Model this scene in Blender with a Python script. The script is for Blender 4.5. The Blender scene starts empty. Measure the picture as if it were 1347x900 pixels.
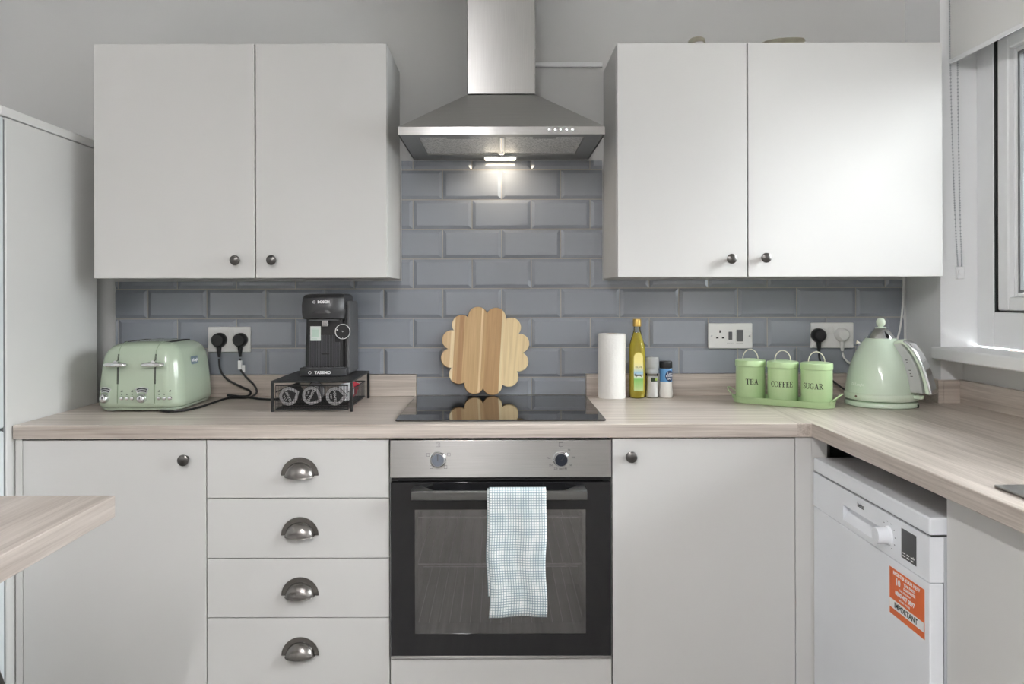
import bpy, bmesh, math, random
from mathutils import Vector, Matrix
PI = math.pi
random.seed(7)
SC = bpy.context.scene
COL = SC.collection

# ------------------------------------------------------------------ materials
def lin(r, g, b):
    def f(c):
        c /= 255.0
        return c / 12.92 if c <= 0.04045 else ((c + 0.055) / 1.055) ** 2.4
    return (f(r), f(g), f(b), 1.0)

def mat(name, rgb, rough=0.5, metal=0.0, spec=0.5, bump=0.0, bscale=60.0, vary=0.0, vscale=6.0,
        coat=0.0, aniso=None, ior=1.5, stretch=None):
    m = bpy.data.materials.new(name); m.use_nodes = True
    nt = m.node_tree; N = nt.nodes; L = nt.links
    p = N['Principled BSDF']
    c = lin(*rgb)
    p.inputs['Base Color'].default_value = c
    p.inputs['Roughness'].default_value = rough
    p.inputs['Metallic'].default_value = metal
    p.inputs['Specular IOR Level'].default_value = spec
    p.inputs['IOR'].default_value = ior
    if coat:
        p.inputs['Coat Weight'].default_value = coat
        p.inputs['Coat Roughness'].default_value = 0.06
    tc = N.new('ShaderNodeTexCoord')
    mp = N.new('ShaderNodeMapping'); L.new(tc.outputs['Object'], mp.inputs[0])
    if stretch: mp.inputs['Scale'].default_value = stretch
    if vary or not bump:
        nz = N.new('ShaderNodeTexNoise'); nz.inputs['Scale'].default_value = vscale; nz.inputs['Detail'].default_value = 4
        L.new(mp.outputs[0], nz.inputs['Vector'])
        rp = N.new('ShaderNodeValToRGB')
        v = vary or 0.015
        rp.color_ramp.elements[0].position = 0.3; rp.color_ramp.elements[1].position = 0.7
        rp.color_ramp.elements[0].color = tuple(max(0, x * (1 - v)) for x in c[:3]) + (1,)
        rp.color_ramp.elements[1].color = tuple(min(1, x * (1 + v)) for x in c[:3]) + (1,)
        L.new(nz.outputs[0], rp.inputs[0]); L.new(rp.outputs[0], p.inputs['Base Color'])
    if bump:
        nb = N.new('ShaderNodeTexNoise'); nb.inputs['Scale'].default_value = bscale; nb.inputs['Detail'].default_value = 3
        L.new(mp.outputs[0], nb.inputs['Vector'])
        bp = N.new('ShaderNodeBump'); bp.inputs['Strength'].default_value = bump; bp.inputs['Distance'].default_value = 0.002
        L.new(nb.outputs[0], bp.inputs['Height']); L.new(bp.outputs[0], p.inputs['Normal'])
    return m

def wood(name, dark, light, along='X', rough=0.35, scale=1.0):
    m = bpy.data.materials.new(name); m.use_nodes = True
    nt = m.node_tree; N = nt.nodes; L = nt.links; p = N['Principled BSDF']
    tc = N.new('ShaderNodeTexCoord'); mp = N.new('ShaderNodeMapping')
    a, b = 1.6 * scale, 46.0 * scale
    mp.inputs['Scale'].default_value = {'X': (a, b, b), 'Y': (b, a, b), 'Z': (b, b, a)}[along]
    L.new(tc.outputs['Object'], mp.inputs[0])
    n1 = N.new('ShaderNodeTexNoise'); n1.inputs['Scale'].default_value = 1.0; n1.inputs['Detail'].default_value = 6
    n1.inputs['Roughness'].default_value = 0.62; n1.inputs['Distortion'].default_value = 0.35
    L.new(mp.outputs[0], n1.inputs['Vector'])
    m2 = N.new('ShaderNodeMapping')
    a2, b2 = 5.0 * scale, 260.0 * scale
    m2.inputs['Scale'].default_value = {'X': (a2, b2, b2), 'Y': (b2, a2, b2), 'Z': (b2, b2, a2)}[along]
    L.new(tc.outputs['Object'], m2.inputs[0])
    n2 = N.new('ShaderNodeTexNoise'); n2.inputs['Scale'].default_value = 1.0; n2.inputs['Detail'].default_value = 3
    L.new(m2.outputs[0], n2.inputs['Vector'])
    mx = N.new('ShaderNodeMath'); mx.operation = 'MULTIPLY_ADD'
    L.new(n2.outputs[0], mx.inputs[0]); mx.inputs[1].default_value = 0.5
    L.new(n1.outputs[0], mx.inputs[2])
    rp = N.new('ShaderNodeValToRGB')
    rp.color_ramp.elements[0].position = 0.52; rp.color_ramp.elements[1].position = 0.95
    rp.color_ramp.elements[0].color = lin(*dark); rp.color_ramp.elements[1].color = lin(*light)
    L.new(mx.outputs[0], rp.inputs[0]); L.new(rp.outputs[0], p.inputs['Base Color'])
    p.inputs['Roughness'].default_value = rough
    bp = N.new('ShaderNodeBump'); bp.inputs['Strength'].default_value = 0.12; bp.inputs['Distance'].default_value = 0.001
    L.new(n2.outputs[0], bp.inputs['Height']); L.new(bp.outputs[0], p.inputs['Normal'])
    return m

def steel(name, rgb, rough=0.28, along='X'):
    m = mat(name, rgb, rough, 1.0, vary=0.05)
    nt = m.node_tree; N = nt.nodes; L = nt.links; p = N['Principled BSDF']
    p.inputs['Roughness'].default_value = rough
    p.inputs['Anisotropic'].default_value = 0.9
    tg = N.new('ShaderNodeCombineXYZ'); tg.inputs[2].default_value = 1.0      # brushed across: highlights run upright
    L.new(tg.outputs[0], p.inputs['Tangent'])
    for n_ in N:
        if n_.type == 'MAPPING': n_.inputs['Scale'].default_value = {'X': (1.5, 60, 60), 'Y': (60, 1.5, 60), 'Z': (60, 60, 1.5)}[along]
    return m

def see_through(name, tint, amount_clear=0.9, gloss=0.02, rough=0.02, body=None, fres=1.45, fmul=1.0):
    """thin clear sheet: transparent + fresnel gloss (+ an optional diffuse body)"""
    m = bpy.data.materials.new(name); m.use_nodes = True
    nt = m.node_tree; N = nt.nodes; L = nt.links
    N.remove(N['Principled BSDF']); out = N['Material Output']
    tr = N.new('ShaderNodeBsdfTransparent'); tr.inputs[0].default_value = lin(*tint)
    base = tr
    if body:
        df = N.new('ShaderNodeBsdfDiffuse'); df.inputs[0].default_value = lin(*body)
        tl = N.new('ShaderNodeBsdfTranslucent'); tl.inputs[0].default_value = lin(*body)
        m0 = N.new('ShaderNodeMixShader'); m0.inputs[0].default_value = 0.5
        L.new(df.outputs[0], m0.inputs[1]); L.new(tl.outputs[0], m0.inputs[2])
        mb = N.new('ShaderNodeMixShader'); mb.inputs[0].default_value = 1 - amount_clear
        L.new(tr.outputs[0], mb.inputs[1]); L.new(m0.outputs[0], mb.inputs[2]); base = mb
    gl = N.new('ShaderNodeBsdfGlossy'); gl.inputs['Roughness'].default_value = rough
    fr = N.new('ShaderNodeFresnel'); fr.inputs[0].default_value = fres
    ma = N.new('ShaderNodeMath'); ma.operation = 'MULTIPLY_ADD'; ma.use_clamp = True
    L.new(fr.outputs[0], ma.inputs[0]); ma.inputs[1].default_value = fmul; ma.inputs[2].default_value = gloss
    mx = N.new('ShaderNodeMixShader'); L.new(ma.outputs[0], mx.inputs[0])
    L.new(base.outputs[0], mx.inputs[1]); L.new(gl.outputs[0], mx.inputs[2])
    L.new(mx.outputs[0], out.inputs[0])
    return m

def glow(name, rgb, strength):
    m = bpy.data.materials.new(name); m.use_nodes = True
    p = m.node_tree.nodes['Principled BSDF']
    p.inputs['Base Color'].default_value = lin(*rgb)
    p.inputs['Emission Color'].default_value = lin(*rgb)
    p.inputs['Emission Strength'].default_value = strength
    return m

# ------------------------------------------------------------------ mesh helpers
ROUNDED = [False]       # set while the shape being built has bevelled boxes
def NB():
    ROUNDED[0] = False
    return bmesh.new()

def bx(bm, x0, x1, y0, y1, z0, z1, mi=0, bev=0.0, seg=2):
    if x0 > x1: x0, x1 = x1, x0
    if y0 > y1: y0, y1 = y1, y0
    if z0 > z1: z0, z1 = z1, z0
    v = [bm.verts.new(p) for p in ((x0,y0,z0),(x1,y0,z0),(x1,y1,z0),(x0,y1,z0),(x0,y0,z1),(x1,y0,z1),(x1,y1,z1),(x0,y1,z1))]
    fs = [bm.faces.new([v[i] for i in q]) for q in ((3,2,1,0),(4,5,6,7),(0,1,5,4),(1,2,6,5),(2,3,7,6),(3,0,4,7))]
    for f in fs: f.material_index = mi
    if bev:
        ROUNDED[0] = True
        es = list({e for f in fs for e in f.edges})
        r = bmesh.ops.bevel(bm, geom=es, offset=bev, segments=seg, profile=0.5, affect='EDGES', clamp_overlap=True)
        for f in r['faces']: f.material_index = mi

def ring_faces(bm, a, b, mi=0, closed=True):
    n = len(a)
    for i in range(n if closed else n - 1):
        j = (i + 1) % n
        f = bm.faces.new((a[i], a[j], b[j], b[i])); f.material_index = mi

def loft(bm, rings, cap0=True, cap1=True, mi=0, closed=True):
    R = [[bm.verts.new(p) for p in r] for r in rings]
    for a, b in zip(R, R[1:]): ring_faces(bm, a, b, mi, closed)
    if cap0: f = bm.faces.new(list(reversed(R[0]))); f.material_index = mi
    if cap1: f = bm.faces.new(R[-1]); f.material_index = mi
    return R

def frame_of(t):
    t = t.normalized()
    u = Vector((0, 0, 1)) if abs(t.z) < 0.9 else Vector((1, 0, 0))
    a = u.cross(t).normalized(); b = t.cross(a)
    return a, b

def cyl(bm, p0, p1, r0, r1=None, n=24, mi=0, cap=True):
    p0 = Vector(p0); p1 = Vector(p1); r1 = r0 if r1 is None else r1
    a, b = frame_of(p1 - p0)
    rg = lambda p, r: [p + (a * math.cos(2*PI*i/n) + b * math.sin(2*PI*i/n)) * r for i in range(n)]
    loft(bm, [rg(p0, r0), rg(p1, r1)], cap, cap, mi)

def revolve(bm, prof, p0=(0,0,0), axis=(0,0,1), n=40, mi=0, cap0=True, cap1=True):
    """prof: (radius, distance along axis)"""
    p0 = Vector(p0); t = Vector(axis).normalized(); a, b = frame_of(t)
    loft(bm, [[p0 + t*h + (a*math.cos(2*PI*i/n) + b*math.sin(2*PI*i/n)) * max(r, 1e-5) for i in range(n)] for r, h in prof], cap0, cap1, mi)

def spline(pts, k=6, closed=False):
    P = [Vector(p) for p in pts]; n = len(P); out = []
    rng = range(n) if closed else range(n - 1)
    for i in rng:
        p1, p2 = P[i], P[(i+1) % n]
        p0 = P[(i-1) % n] if (closed or i) else p1*2 - p2
        p3 = P[(i+2) % n] if (closed or i < n-2) else p2*2 - p1
        for s in range(k):
            t = s / k
            out.append(0.5*((2*p1) + (p2-p0)*t + (2*p0-5*p1+4*p2-p3)*t*t + (3*p1-p0-3*p2+p3)*t**3))
    if not closed: out.append(P[-1])
    return out

def tube(bm, pts, r, n=8, mi=0, closed=False):
    P = [Vector(p) for p in pts]; m = len(P)
    T = []
    for i in range(m):
        a = P[(i-1) % m] if (closed or i) else P[i]
        b = P[(i+1) % m] if (closed or i < m-1) else P[i]
        T.append((b - a).normalized())
    u, _ = frame_of(T[0]); rings = []
    for i in range(m):
        u = (u - T[i]*u.dot(T[i])).normalized(); w = T[i].cross(u)
        rr = r(i/(m-1)) if callable(r) else r
        rings.append([P[i] + (u*math.cos(2*PI*k/n) + w*math.sin(2*PI*k/n))*rr for k in range(n)])
    if closed:
        R = [[bm.verts.new(p) for p in q] for q in rings]
        for i in range(m): ring_faces(bm, R[i], R[(i+1) % m], mi)
    else: loft(bm, rings, True, True, mi)

def prism(bm, poly, axis, a0, a1, mi=0):
    """poly of 2D points extruded along axis: 'X' (y,z), 'Y' (x,z), 'Z' (x,y)"""
    def P(p, a): return {'X': (a, p[0], p[1]), 'Y': (p[0], a, p[1]), 'Z': (p[0], p[1], a)}[axis]
    loft(bm, [[P(p, a0) for p in poly], [P(p, a1) for p in poly]], True, True, mi)

def cells(bm, xs, ys, keep, z0, z1, mi=lambda i, j: 0):
    V = {}
    def v(i, j, k):
        if (i,j,k) not in V: V[(i,j,k)] = bm.verts.new((xs[i], ys[j], (z0, z1)[k]))
        return V[(i,j,k)]
    nx, ny = len(xs)-1, len(ys)-1
    K = lambda i, j: 0 <= i < nx and 0 <= j < ny and keep(i, j)
    for i in range(nx):
        for j in range(ny):
            if not K(i, j): continue
            q = [bm.faces.new((v(i,j,1), v(i+1,j,1), v(i+1,j+1,1), v(i,j+1,1))),
                 bm.faces.new((v(i,j+1,0), v(i+1,j+1,0), v(i+1,j,0), v(i,j,0)))]
            if not K(i-1, j): q.append(bm.faces.new((v(i,j+1,0), v(i,j,0), v(i,j,1), v(i,j+1,1))))
            if not K(i+1, j): q.append(bm.faces.new((v(i+1,j,0), v(i+1,j+1,0), v(i+1,j+1,1), v(i+1,j,1))))
            if not K(i, j-1): q.append(bm.faces.new((v(i,j,0), v(i+1,j,0), v(i+1,j,1), v(i,j,1))))
            if not K(i, j+1): q.append(bm.faces.new((v(i+1,j+1,0), v(i,j+1,0), v(i,j+1,1), v(i+1,j+1,1))))
            for f in q: f.material_index = mi(i, j)

def rrect(hx, hy, r, n=6, cx=0, cy=0):
    r = min(r, hx - 1e-4, hy - 1e-4); out = []
    for q, (sx, sy) in enumerate(((1,1),(-1,1),(-1,-1),(1,-1))):
        for k in range(n+1):
            a = PI/2*q + PI/2*k/n
            out.append((cx + sx*(hx-r) + r*math.cos(a), cy + sy*(hy-r) + r*math.sin(a)))
    return out

FACE_MY = Matrix(((1,0,0,0),(0,0,-1,0),(0,1,0,0),(0,0,0,1)))      # writing that faces -y
FACE_MX = Matrix(((0,0,-1,0),(-1,0,0,0),(0,1,0,0),(0,0,0,1)))     # faces -x
FACE_PX = Matrix(((0,0,1,0),(1,0,0,0),(0,1,0,0),(0,0,0,1)))       # faces +x
def text(bm, s, size, loc, face=FACE_MY, bold=0.0, sx=1.0, ext=0.0002, mi=0):
    cu = bpy.data.curves.new('writing', 'FONT'); cu.body = s; cu.size = size
    cu.align_x = 'CENTER'; cu.align_y = 'CENTER'; cu.offset = bold; cu.extrude = ext; cu.resolution_u = 3
    o = bpy.data.objects.new('writing', cu); COL.objects.link(o)
    dg = bpy.context.evaluated_depsgraph_get()
    me = bpy.data.meshes.new_from_object(o.evaluated_get(dg))
    bpy.data.objects.remove(o); bpy.data.curves.remove(cu)
    M = Matrix.Translation(Vector(loc)) @ face @ Matrix.Diagonal((sx, 1, 1, 1))
    me.transform(M)
    n0 = len(bm.faces); bm.from_mesh(me); bm.faces.ensure_lookup_table()
    for f in bm.faces[n0:]: f.material_index = mi
    bpy.data.meshes.remove(me)

def move_new(bm, n0, M):
    bm.verts.ensure_lookup_table()
    for v in bm.verts[n0:]: v.co = M @ v.co

# ------------------------------------------------------------------ objects
def thing(name, label, cat, loc=(0,0,0), rz=0.0, group=None):
    o = bpy.data.objects.new(name, None); COL.objects.link(o)
    o.empty_display_size = 0.05
    o.location = loc; o.rotation_euler = (0, 0, rz)
    o['label'] = label; o['category'] = cat
    if group: o['group'] = group
    return o

def origin(o):
    v = Vector(o.location); 
    while o.parent: o = o.parent; v += Vector(o.location)
    return v

def finish(bm, name, mats, sharp=35, smooth=True, recalc=True):
    if recalc: bmesh.ops.recalc_face_normals(bm, faces=bm.faces)
    me = bpy.data.meshes.new(name); bm.to_mesh(me); bm.free()
    for m in (mats if isinstance(mats, (list, tuple)) else [mats]): me.materials.append(m)
    if smooth and len(me.polygons):
        me.polygons.foreach_set('use_smooth', [True]*len(me.polygons))
        me.set_sharp_from_angle(angle=math.radians(sharp))
    return me

def part(parent, name, bm, mats, world=True, bevel=0.0, sharp=35, label=None, recalc=True):
    """link bm as one mesh; geometry given in world space (world=True) or in the thing's own space"""
    if world and parent is not None:
        bmesh.ops.translate(bm, verts=bm.verts, vec=-origin(parent))
    o = bpy.data.objects.new(name, finish(bm, name, mats, sharp, recalc=recalc)); COL.objects.link(o)
    if parent is not None: o.parent = parent
    rounded = ROUNDED[0]
    if bevel:
        b = o.modifiers.new('edge', 'BEVEL'); b.width = bevel; b.segments = 2; b.limit_method = 'ANGLE'; b.angle_limit = math.radians(40)
    if bevel or rounded:
        wn = o.modifiers.new('flat_faces', 'WEIGHTED_NORMAL'); wn.keep_sharp = False; wn.weight = 100
    if label: o['label'] = label
    return o

def solo(name, bm, mats, label, cat, base=(0,0,0), group=None, bevel=0.0, sharp=35, kind=None):
    bmesh.ops.translate(bm, verts=bm.verts, vec=-Vector(base))
    o = bpy.data.objects.new(name, finish(bm, name, mats, sharp)); COL.objects.link(o)
    o.location = base; o['label'] = label; o['category'] = cat
    if group: o['group'] = group
    if kind: o['kind'] = kind
    rounded = ROUNDED[0]
    if bevel:
        b = o.modifiers.new('edge', 'BEVEL'); b.width = bevel; b.segments = 2; b.limit_method = 'ANGLE'; b.angle_limit = math.radians(40)
    if bevel or rounded:
        wn = o.modifiers.new('flat_faces', 'WEIGHTED_NORMAL'); wn.keep_sharp = False; wn.weight = 100
    return o

def struct(name, bm, mats, parent=None, label=None, bevel=0.0):
    o = part(parent, name, bm, mats, bevel=bevel)
    o['kind'] = 'structure'
    if label: o['label'] = label
    return o

# ------------------------------------------------------------------ palette
M_WALL = mat('wall_paint', (213, 213, 212), 0.85, bump=0.10, bscale=220, vary=0.02, vscale=3)
M_CEIL = mat('ceiling_paint', (225, 225, 223), 0.9)
M_REVEAL = mat('white_gloss_paint', (236, 237, 238), 0.45, bump=0.08, bscale=90)
M_UPVC = mat('white_window_plastic', (238, 239, 240), 0.3)
M_CAB = mat('satin_grey_white_board', (212, 211, 209), 0.6, spec=0.3, vary=0.01, vscale=2)
M_CABIN = mat('cabinet_carcass_board', (212, 211, 209), 0.5)
M_WORK_X = wood('worktop_oak_laminate', (160, 148, 138), (211, 201, 192), 'X', 0.33)
M_WORK_Y = wood('worktop_oak_laminate_turned', (160, 148, 138), (211, 201, 192), 'Y', 0.33)
M_TILE = mat('glazed_blue_grey_tile', (147, 152, 160), 0.09, spec=0.6, vary=0.03, vscale=2.5, bump=0.03, bscale=14)
M_GROUT = mat('grout', (176, 171, 165), 0.9, bump=0.2, bscale=300)
M_STEEL = steel('brushed_steel', (180, 179, 177), 0.32, 'X')
M_STEEL_P = mat('plain_satin_steel', (168, 168, 166), 0.32, 1.0)
M_STEEL_Z = steel('brushed_steel_upright', (172, 171, 169), 0.32, 'Z')
M_CHROME = mat('chrome', (225, 226, 228), 0.07, 1.0)
M_PEWTER = mat('dark_pewter_metal', (104, 102, 100), 0.28, 1.0, vary=0.06, vscale=30)
M_CUP = mat('cup_handle_pewter', (136, 133, 130), 0.27, 1.0, vary=0.06, vscale=30)
M_BLACK = mat('black_plastic', (26, 26, 28), 0.38)
M_BLACKG = mat('black_glass', (9, 9, 10), 0.02, ior=2.0)
M_DARK = mat('dark_gap', (34, 34, 34), 0.7)
M_WHITE_P = mat('white_plastic', (232, 232, 230), 0.28)
M_CORD = mat('black_rubber_cord', (24, 24, 26), 0.5)
M_WCORD = mat('white_cord', (235, 235, 233), 0.45)
M_APPL = mat('white_enamel', (238, 241, 246), 0.25)
M_PRINT = mat('dark_print', (40, 42, 44), 0.6)
M_PRINTG = mat('grey_print', (66, 68, 72), 0.6)
M_PRINTW = mat('white_print', (238, 238, 238), 0.55)
M_SAGE = mat('sage_green_enamel', (174, 188, 167), 0.22, coat=0.35)
M_SAGE_DK = mat('sage_seam', (128, 146, 120), 0.4)
M_CAN = mat('apple_green_enamel', (185, 213, 162), 0.3, coat=0.2)
M_CREAM = mat('cream_wire', (232, 230, 214), 0.35)
M_KETTLE = mat('pale_green_enamel', (206, 222, 203), 0.2, coat=0.35)
M_KETTLE2 = mat('pale_green_plastic', (212, 225, 206), 0.35)
WORLD, EXPO, HOODW, CLX, CLY, CLE = 35.0, 0.70, 0.20, -0.25, -3.4, 165.0
# ================================================================== the room
WT = 0.902            # worktop top
EYE = 1.252
b = NB(); bx(b, -2.0, 1.7, -5.0, 0.0, -0.05, 0.0)
m = wood('grey_floor_planks', (112, 108, 104), (158, 154, 149), 'Y', 0.35, 0.5)
struct('floor', b, m)
b = NB(); bx(b, -2.1, 1.7, -5.1, 0.1, 2.42, 2.5); struct('ceiling', b, M_CEIL)
b = NB(); bx(b, -2.1, 1.7, 0.0, 0.1, 0.0, 2.42); struct('wall_back', b, M_WALL)
b = NB(); bx(b, -2.1, -2.0, -5.0, 0.0, 0.0, 2.42); struct('wall_left', b, M_WALL)
# right wall: a corner pier, the set-back wall under the window, the lintel, the wall beyond
PX, PY, RX, WX = 1.405, -0.215, 1.475, 1.52
b = NB()
bx(b, PX, 1.625, PY, 0.0, 0.0, 2.42)
bx(b, RX, 1.625, -1.95, PY, 0.0, 1.041)
bx(b, RX, 1.625, -1.95, PY, 2.14, 2.42)
bx(b, PX, 1.625, -5.0, -1.95, 0.0, 2.42)
struct('wall_right', b, M_REVEAL)
# plain wall behind the camera, and a flat ceiling light behind the camera
b = NB(); bx(b, -2.0, 1.7, -5.1, -5.0, 0, 2.42); struct('wall_front', b, M_WALL)
M_PANE = see_through('window_glass', (250, 252, 252), gloss=0.0, fres=1.45)
t = thing('ceiling_light', 'long strip light on the ceiling over the middle of the room', 'ceiling light', (CLX, CLY, 2.37))
b = NB(); bx(b, CLX - 0.06, CLX + 0.06, CLY - 0.95, CLY + 0.95, 2.385, 2.4195, bev=0.004); part(t, 'housing', b, M_UPVC)
b = NB(); cyl(b, (CLX, CLY - 0.9, 2.368), (CLX, CLY + 0.9, 2.368), 0.0165, n=20); part(t, 'tube', b, glow('tube_lit', (252, 250, 250), CLE))

# kitchen window in the right wall
w = bpy.data.objects.new('window_1', None); COL.objects.link(w); w.location = (WX, -1.08, 1.081); w['kind'] = 'structure'
def yframe(b, x0, x1, ya, yb, z0, z1, ws, wb, bev=0.004):
    """rectangular frame in a plane of constant x; ws side width, wb bottom/top width"""
    bx(b, x0, x1, yb, yb + ws, z0, z1, bev=bev); bx(b, x0, x1, ya - ws, ya, z0, z1, bev=bev)
    bx(b, x0, x1, yb + ws, ya - ws, z0, z0 + wb, bev=bev); bx(b, x0, x1, yb + ws, ya - ws, z1 - wb, z1, bev=bev)
b = NB(); yframe(b, WX, WX + 0.07, PY - 0.001, -1.949, 1.083, 2.139, 0.085, 0.11)
bx(b, WX, WX + 0.07, -1.12, -1.03, 1.193, 2.03, bev=0.004)
part(w, 'window_frame', b, M_UPVC)
for ya, yb in ((-0.311, -1.021), (-1.129, -1.856)):
    b = NB(); yframe(b, WX + 0.003, WX + 0.05, ya + 0.0088, yb - 0.0088, 1.1935, 2.0285, 0.0086, 0.0034, 0); part(w, 'weather_seal', b, M_DARK)
    b = NB(); yframe(b, WX + 0.006, WX + 0.062, ya, yb, 1.197, 2.026, 0.052, 0.042, 0.006)
    yframe(b, WX + 0.022, WX + 0.045, ya - 0.052, yb + 0.052, 1.239, 1.984, 0.012, 0.012, 0.004)
    s = part(w, 'sash', b, M_UPVC)
    b = NB(); yframe(b, WX + 0.028, WX + 0.045, ya - 0.0645, yb + 0.0645, 1.2515, 1.9715, 0.010, 0.008, 0)
    part(s, 'glazing_gasket', b, mat('grey_gasket', (120, 121, 123), 0.5))
    b = NB(); bx(b, WX + 0.034, WX + 0.038, yb + 0.075, ya - 0.075, 1.26, 1.963)
    part(s, 'window_pane', b, M_PANE)
b = NB(); bx(b, 1.372, WX + 0.001, -1.949, PY - 0.001, 1.042, 1.081, bev=0.006)
part(w, 'window_sill', b, M_REVEAL)

# neighbour's brick wall outside
m = bpy.data.materials.new('red_brick'); m.use_nodes = True
nt = m.node_tree; N = nt.nodes; L = nt.links
tc = N.new('ShaderNodeTexCoord'); mp = N.new('ShaderNodeMapping'); mp.inputs['Rotation'].default_value = (PI/2, 0, PI/2)
sp = N.new('ShaderNodeSeparateXYZ'); cb = N.new('ShaderNodeCombineXYZ'); br = N.new('ShaderNodeTexBrick')
L.new(tc.outputs['Object'], sp.inputs[0]); L.new(sp.outputs['Y'], cb.inputs['X']); L.new(sp.outputs['Z'], cb.inputs['Y'])
L.new(cb.outputs[0], br.inputs['Vector'])
br.inputs['Color1'].default_value = lin(96, 58, 46); br.inputs['Color2'].default_value = lin(112, 70, 56); br.inputs['Mortar'].default_value = lin(124, 116, 108)
br.inputs['Scale'].default_value = 1; br.inputs['Brick Width'].default_value = 0.225; br.inputs['Row Height'].default_value = 0.075; br.inputs['Mortar Size'].default_value = 0.01
L.new(br.outputs[0], N['Principled BSDF'].inputs['Base Color']); N['Principled BSDF'].inputs['Roughness'].default_value = 0.9
b = NB(); bx(b, 2.6, 2.8, 0.3, 4.5, -0.4, 3.2)
o = struct('wall_outside', b, m)
b = NB(); bx(b, 1.72, 6, -8, 8, -0.5, -0.4); o = struct('ground_outside', b, mat('paving', (150, 148, 144), 0.9))

# painted ledge on the wall between chimney and cabinet
b = NB(); bx(b, 0.125, 0.357, -0.016, -0.0005, 2.032, 2.05, bev=0.003)
struct('trim_1', b, M_REVEAL)

# ------------------------------------------------------------------ tiled splashback
def tile_field(b, x0, x1, z0, z1):
    P, H, G, BV = 0.2034, 0.1022, 0.0034, 0.011
    k0 = int(math.floor((z0 - 1.2717) / H)); k1 = int(math.ceil((z1 - 1.2717) / H))
    for k in range(k0, k1):
        off = 0.008 if k % 2 else 0.008 + P/2
        i0 = int(math.floor((x0 - off) / P)); i1 = int(math.ceil((x1 - off) / P))
        for i in range(i0, i1):
            ax, bxx = off + i*P + G/2, off + (i+1)*P - G/2
            az, bz = 1.2717 + k*H + G/2, 1.2717 + (k+1)*H - G/2
            cl = lambda v, lo, hi: min(max(v, lo), hi)
            oa, ob, oc, od = cl(ax, x0, x1), cl(bxx, x0, x1), cl(az, z0, z1), cl(bz, z0, z1)
            if ob - oa < 0.004 or od - oc < 0.004: continue
            ia, ib, ic, idd = cl(ax+BV, x0, x1), cl(bxx-BV, x0, x1), cl(az+BV, z0, z1), cl(bz-BV, z0, z1)
            if ib - ia < 0.001:
                if ax + BV > x1: ia = ib = x1 - 0.0005; ia -= 0.0005
                else: ia = x0; ib = x0 + 0.001
            if idd - ic < 0.001:
                ic, idd = (z1 - 0.001, z1) if az + BV > z1 - 0.001 else (z0, z0 + 0.001)
            jit = lambda s: random.uniform(-s, s)
            yo, yi = -0.0040, -0.0088 + jit(0.0002)
            tl, tr = jit(0.00025), jit(0.00025)
            ring = lambda a, b_, c, d_, y: [(a, y - tl, c), (b_, y + tl, c), (b_, y + tr, d_), (a, y - tr, d_)]
            loft(b, [ring(oa, ob, oc, od, -0.001), ring(oa, ob, oc, od, yo), ring(ia, ib, ic, idd, yi)], False, True, 0)
b = NB()
tile_field(b, -1.323, 1.392, 0.978, 1.2975)
tile_field(b, -0.284, 0.294, 0.9055, 0.978)
tile_field(b, -0.336, 0.355, 1.2975, 1.7115)
bx(b, -1.323, 1.392, -0.003, -0.0004, 0.978, 1.2975, mi=1); bx(b, -0.284, 0.294, -0.003, -0.0004, 0.904, 0.978, mi=1); bx(b, -0.336, 0.355, -0.003, -0.0004, 1.2975, 1.7115, mi=1)
solo('splashback', b, [M_TILE, M_GROUT], 'splashback of glossy blue-grey brick tiles on the wall above the worktop', 'splashback', (0, 0, 0.904), sharp=12)

# ------------------------------------------------------------------ worktop, upstand, breakfast bar
FX, FY = 0.84, -0.61
xs = [-1.311, FX - 0.04, FX, 0.93, 1.33, PX - 0.0015, RX - 0.0015]
ys = [-1.945, -1.86, -1.40, FY, PY - 0.0015, -0.0015]
def keep(i, j):
    xm, ym = (xs[i]+xs[i+1])/2, (ys[j]+ys[j+1])/2
    if ym > PY and xm > PX - 0.0015: return False
    if xm < FX and ym < FY: return False
    if 0.93 < xm < 1.33 and -1.86 < ym < -1.40: return False
    return True
b = NB(); cells(b, xs, ys, keep, 0.864, WT, lambda i, j: 1 if xs[i] >= FX - 0.05 else 0)
solo('worktop', b, [M_WORK_X, M_WORK_Y], 'L-shaped pale oak-effect worktop running along the back wall and under the window', 'worktop', (0, -0.3, 0.864), bevel=0.003)
b = NB(); bx(b, -1.297, -0.287, -0.0205, -0.0005, WT + 0.0003, 0.976)
solo('upstand', b, M_WORK_X, 'oak-effect upstand strip left of the hob, behind the toaster', 'upstand', (-0.8, -0.01, WT), bevel=0.0015)
b = NB()
bx(b, 0.297, 1.387, -0.0205, -0.0005, WT + 0.0003, 0.976)
bx(b, 1.387, PX - 0.0005, PY - 0.018, -0.0005, WT + 0.0003, 0.976)
bx(b, PX - 0.0005, 1.457, PY - 0.018, PY - 0.0005, WT + 0.0003, 0.976, mi=0)
bx(b, 1.457, RX - 0.0005, -1.94, PY - 0.0005, WT + 0.0003, 0.976, mi=1)
solo('upstand', b, [M_WORK_X, M_WORK_Y], 'oak-effect upstand strip right of the hob, turning the corner below the window sill', 'upstand', (1.0, -0.01, WT), bevel=0.0015)

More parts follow.
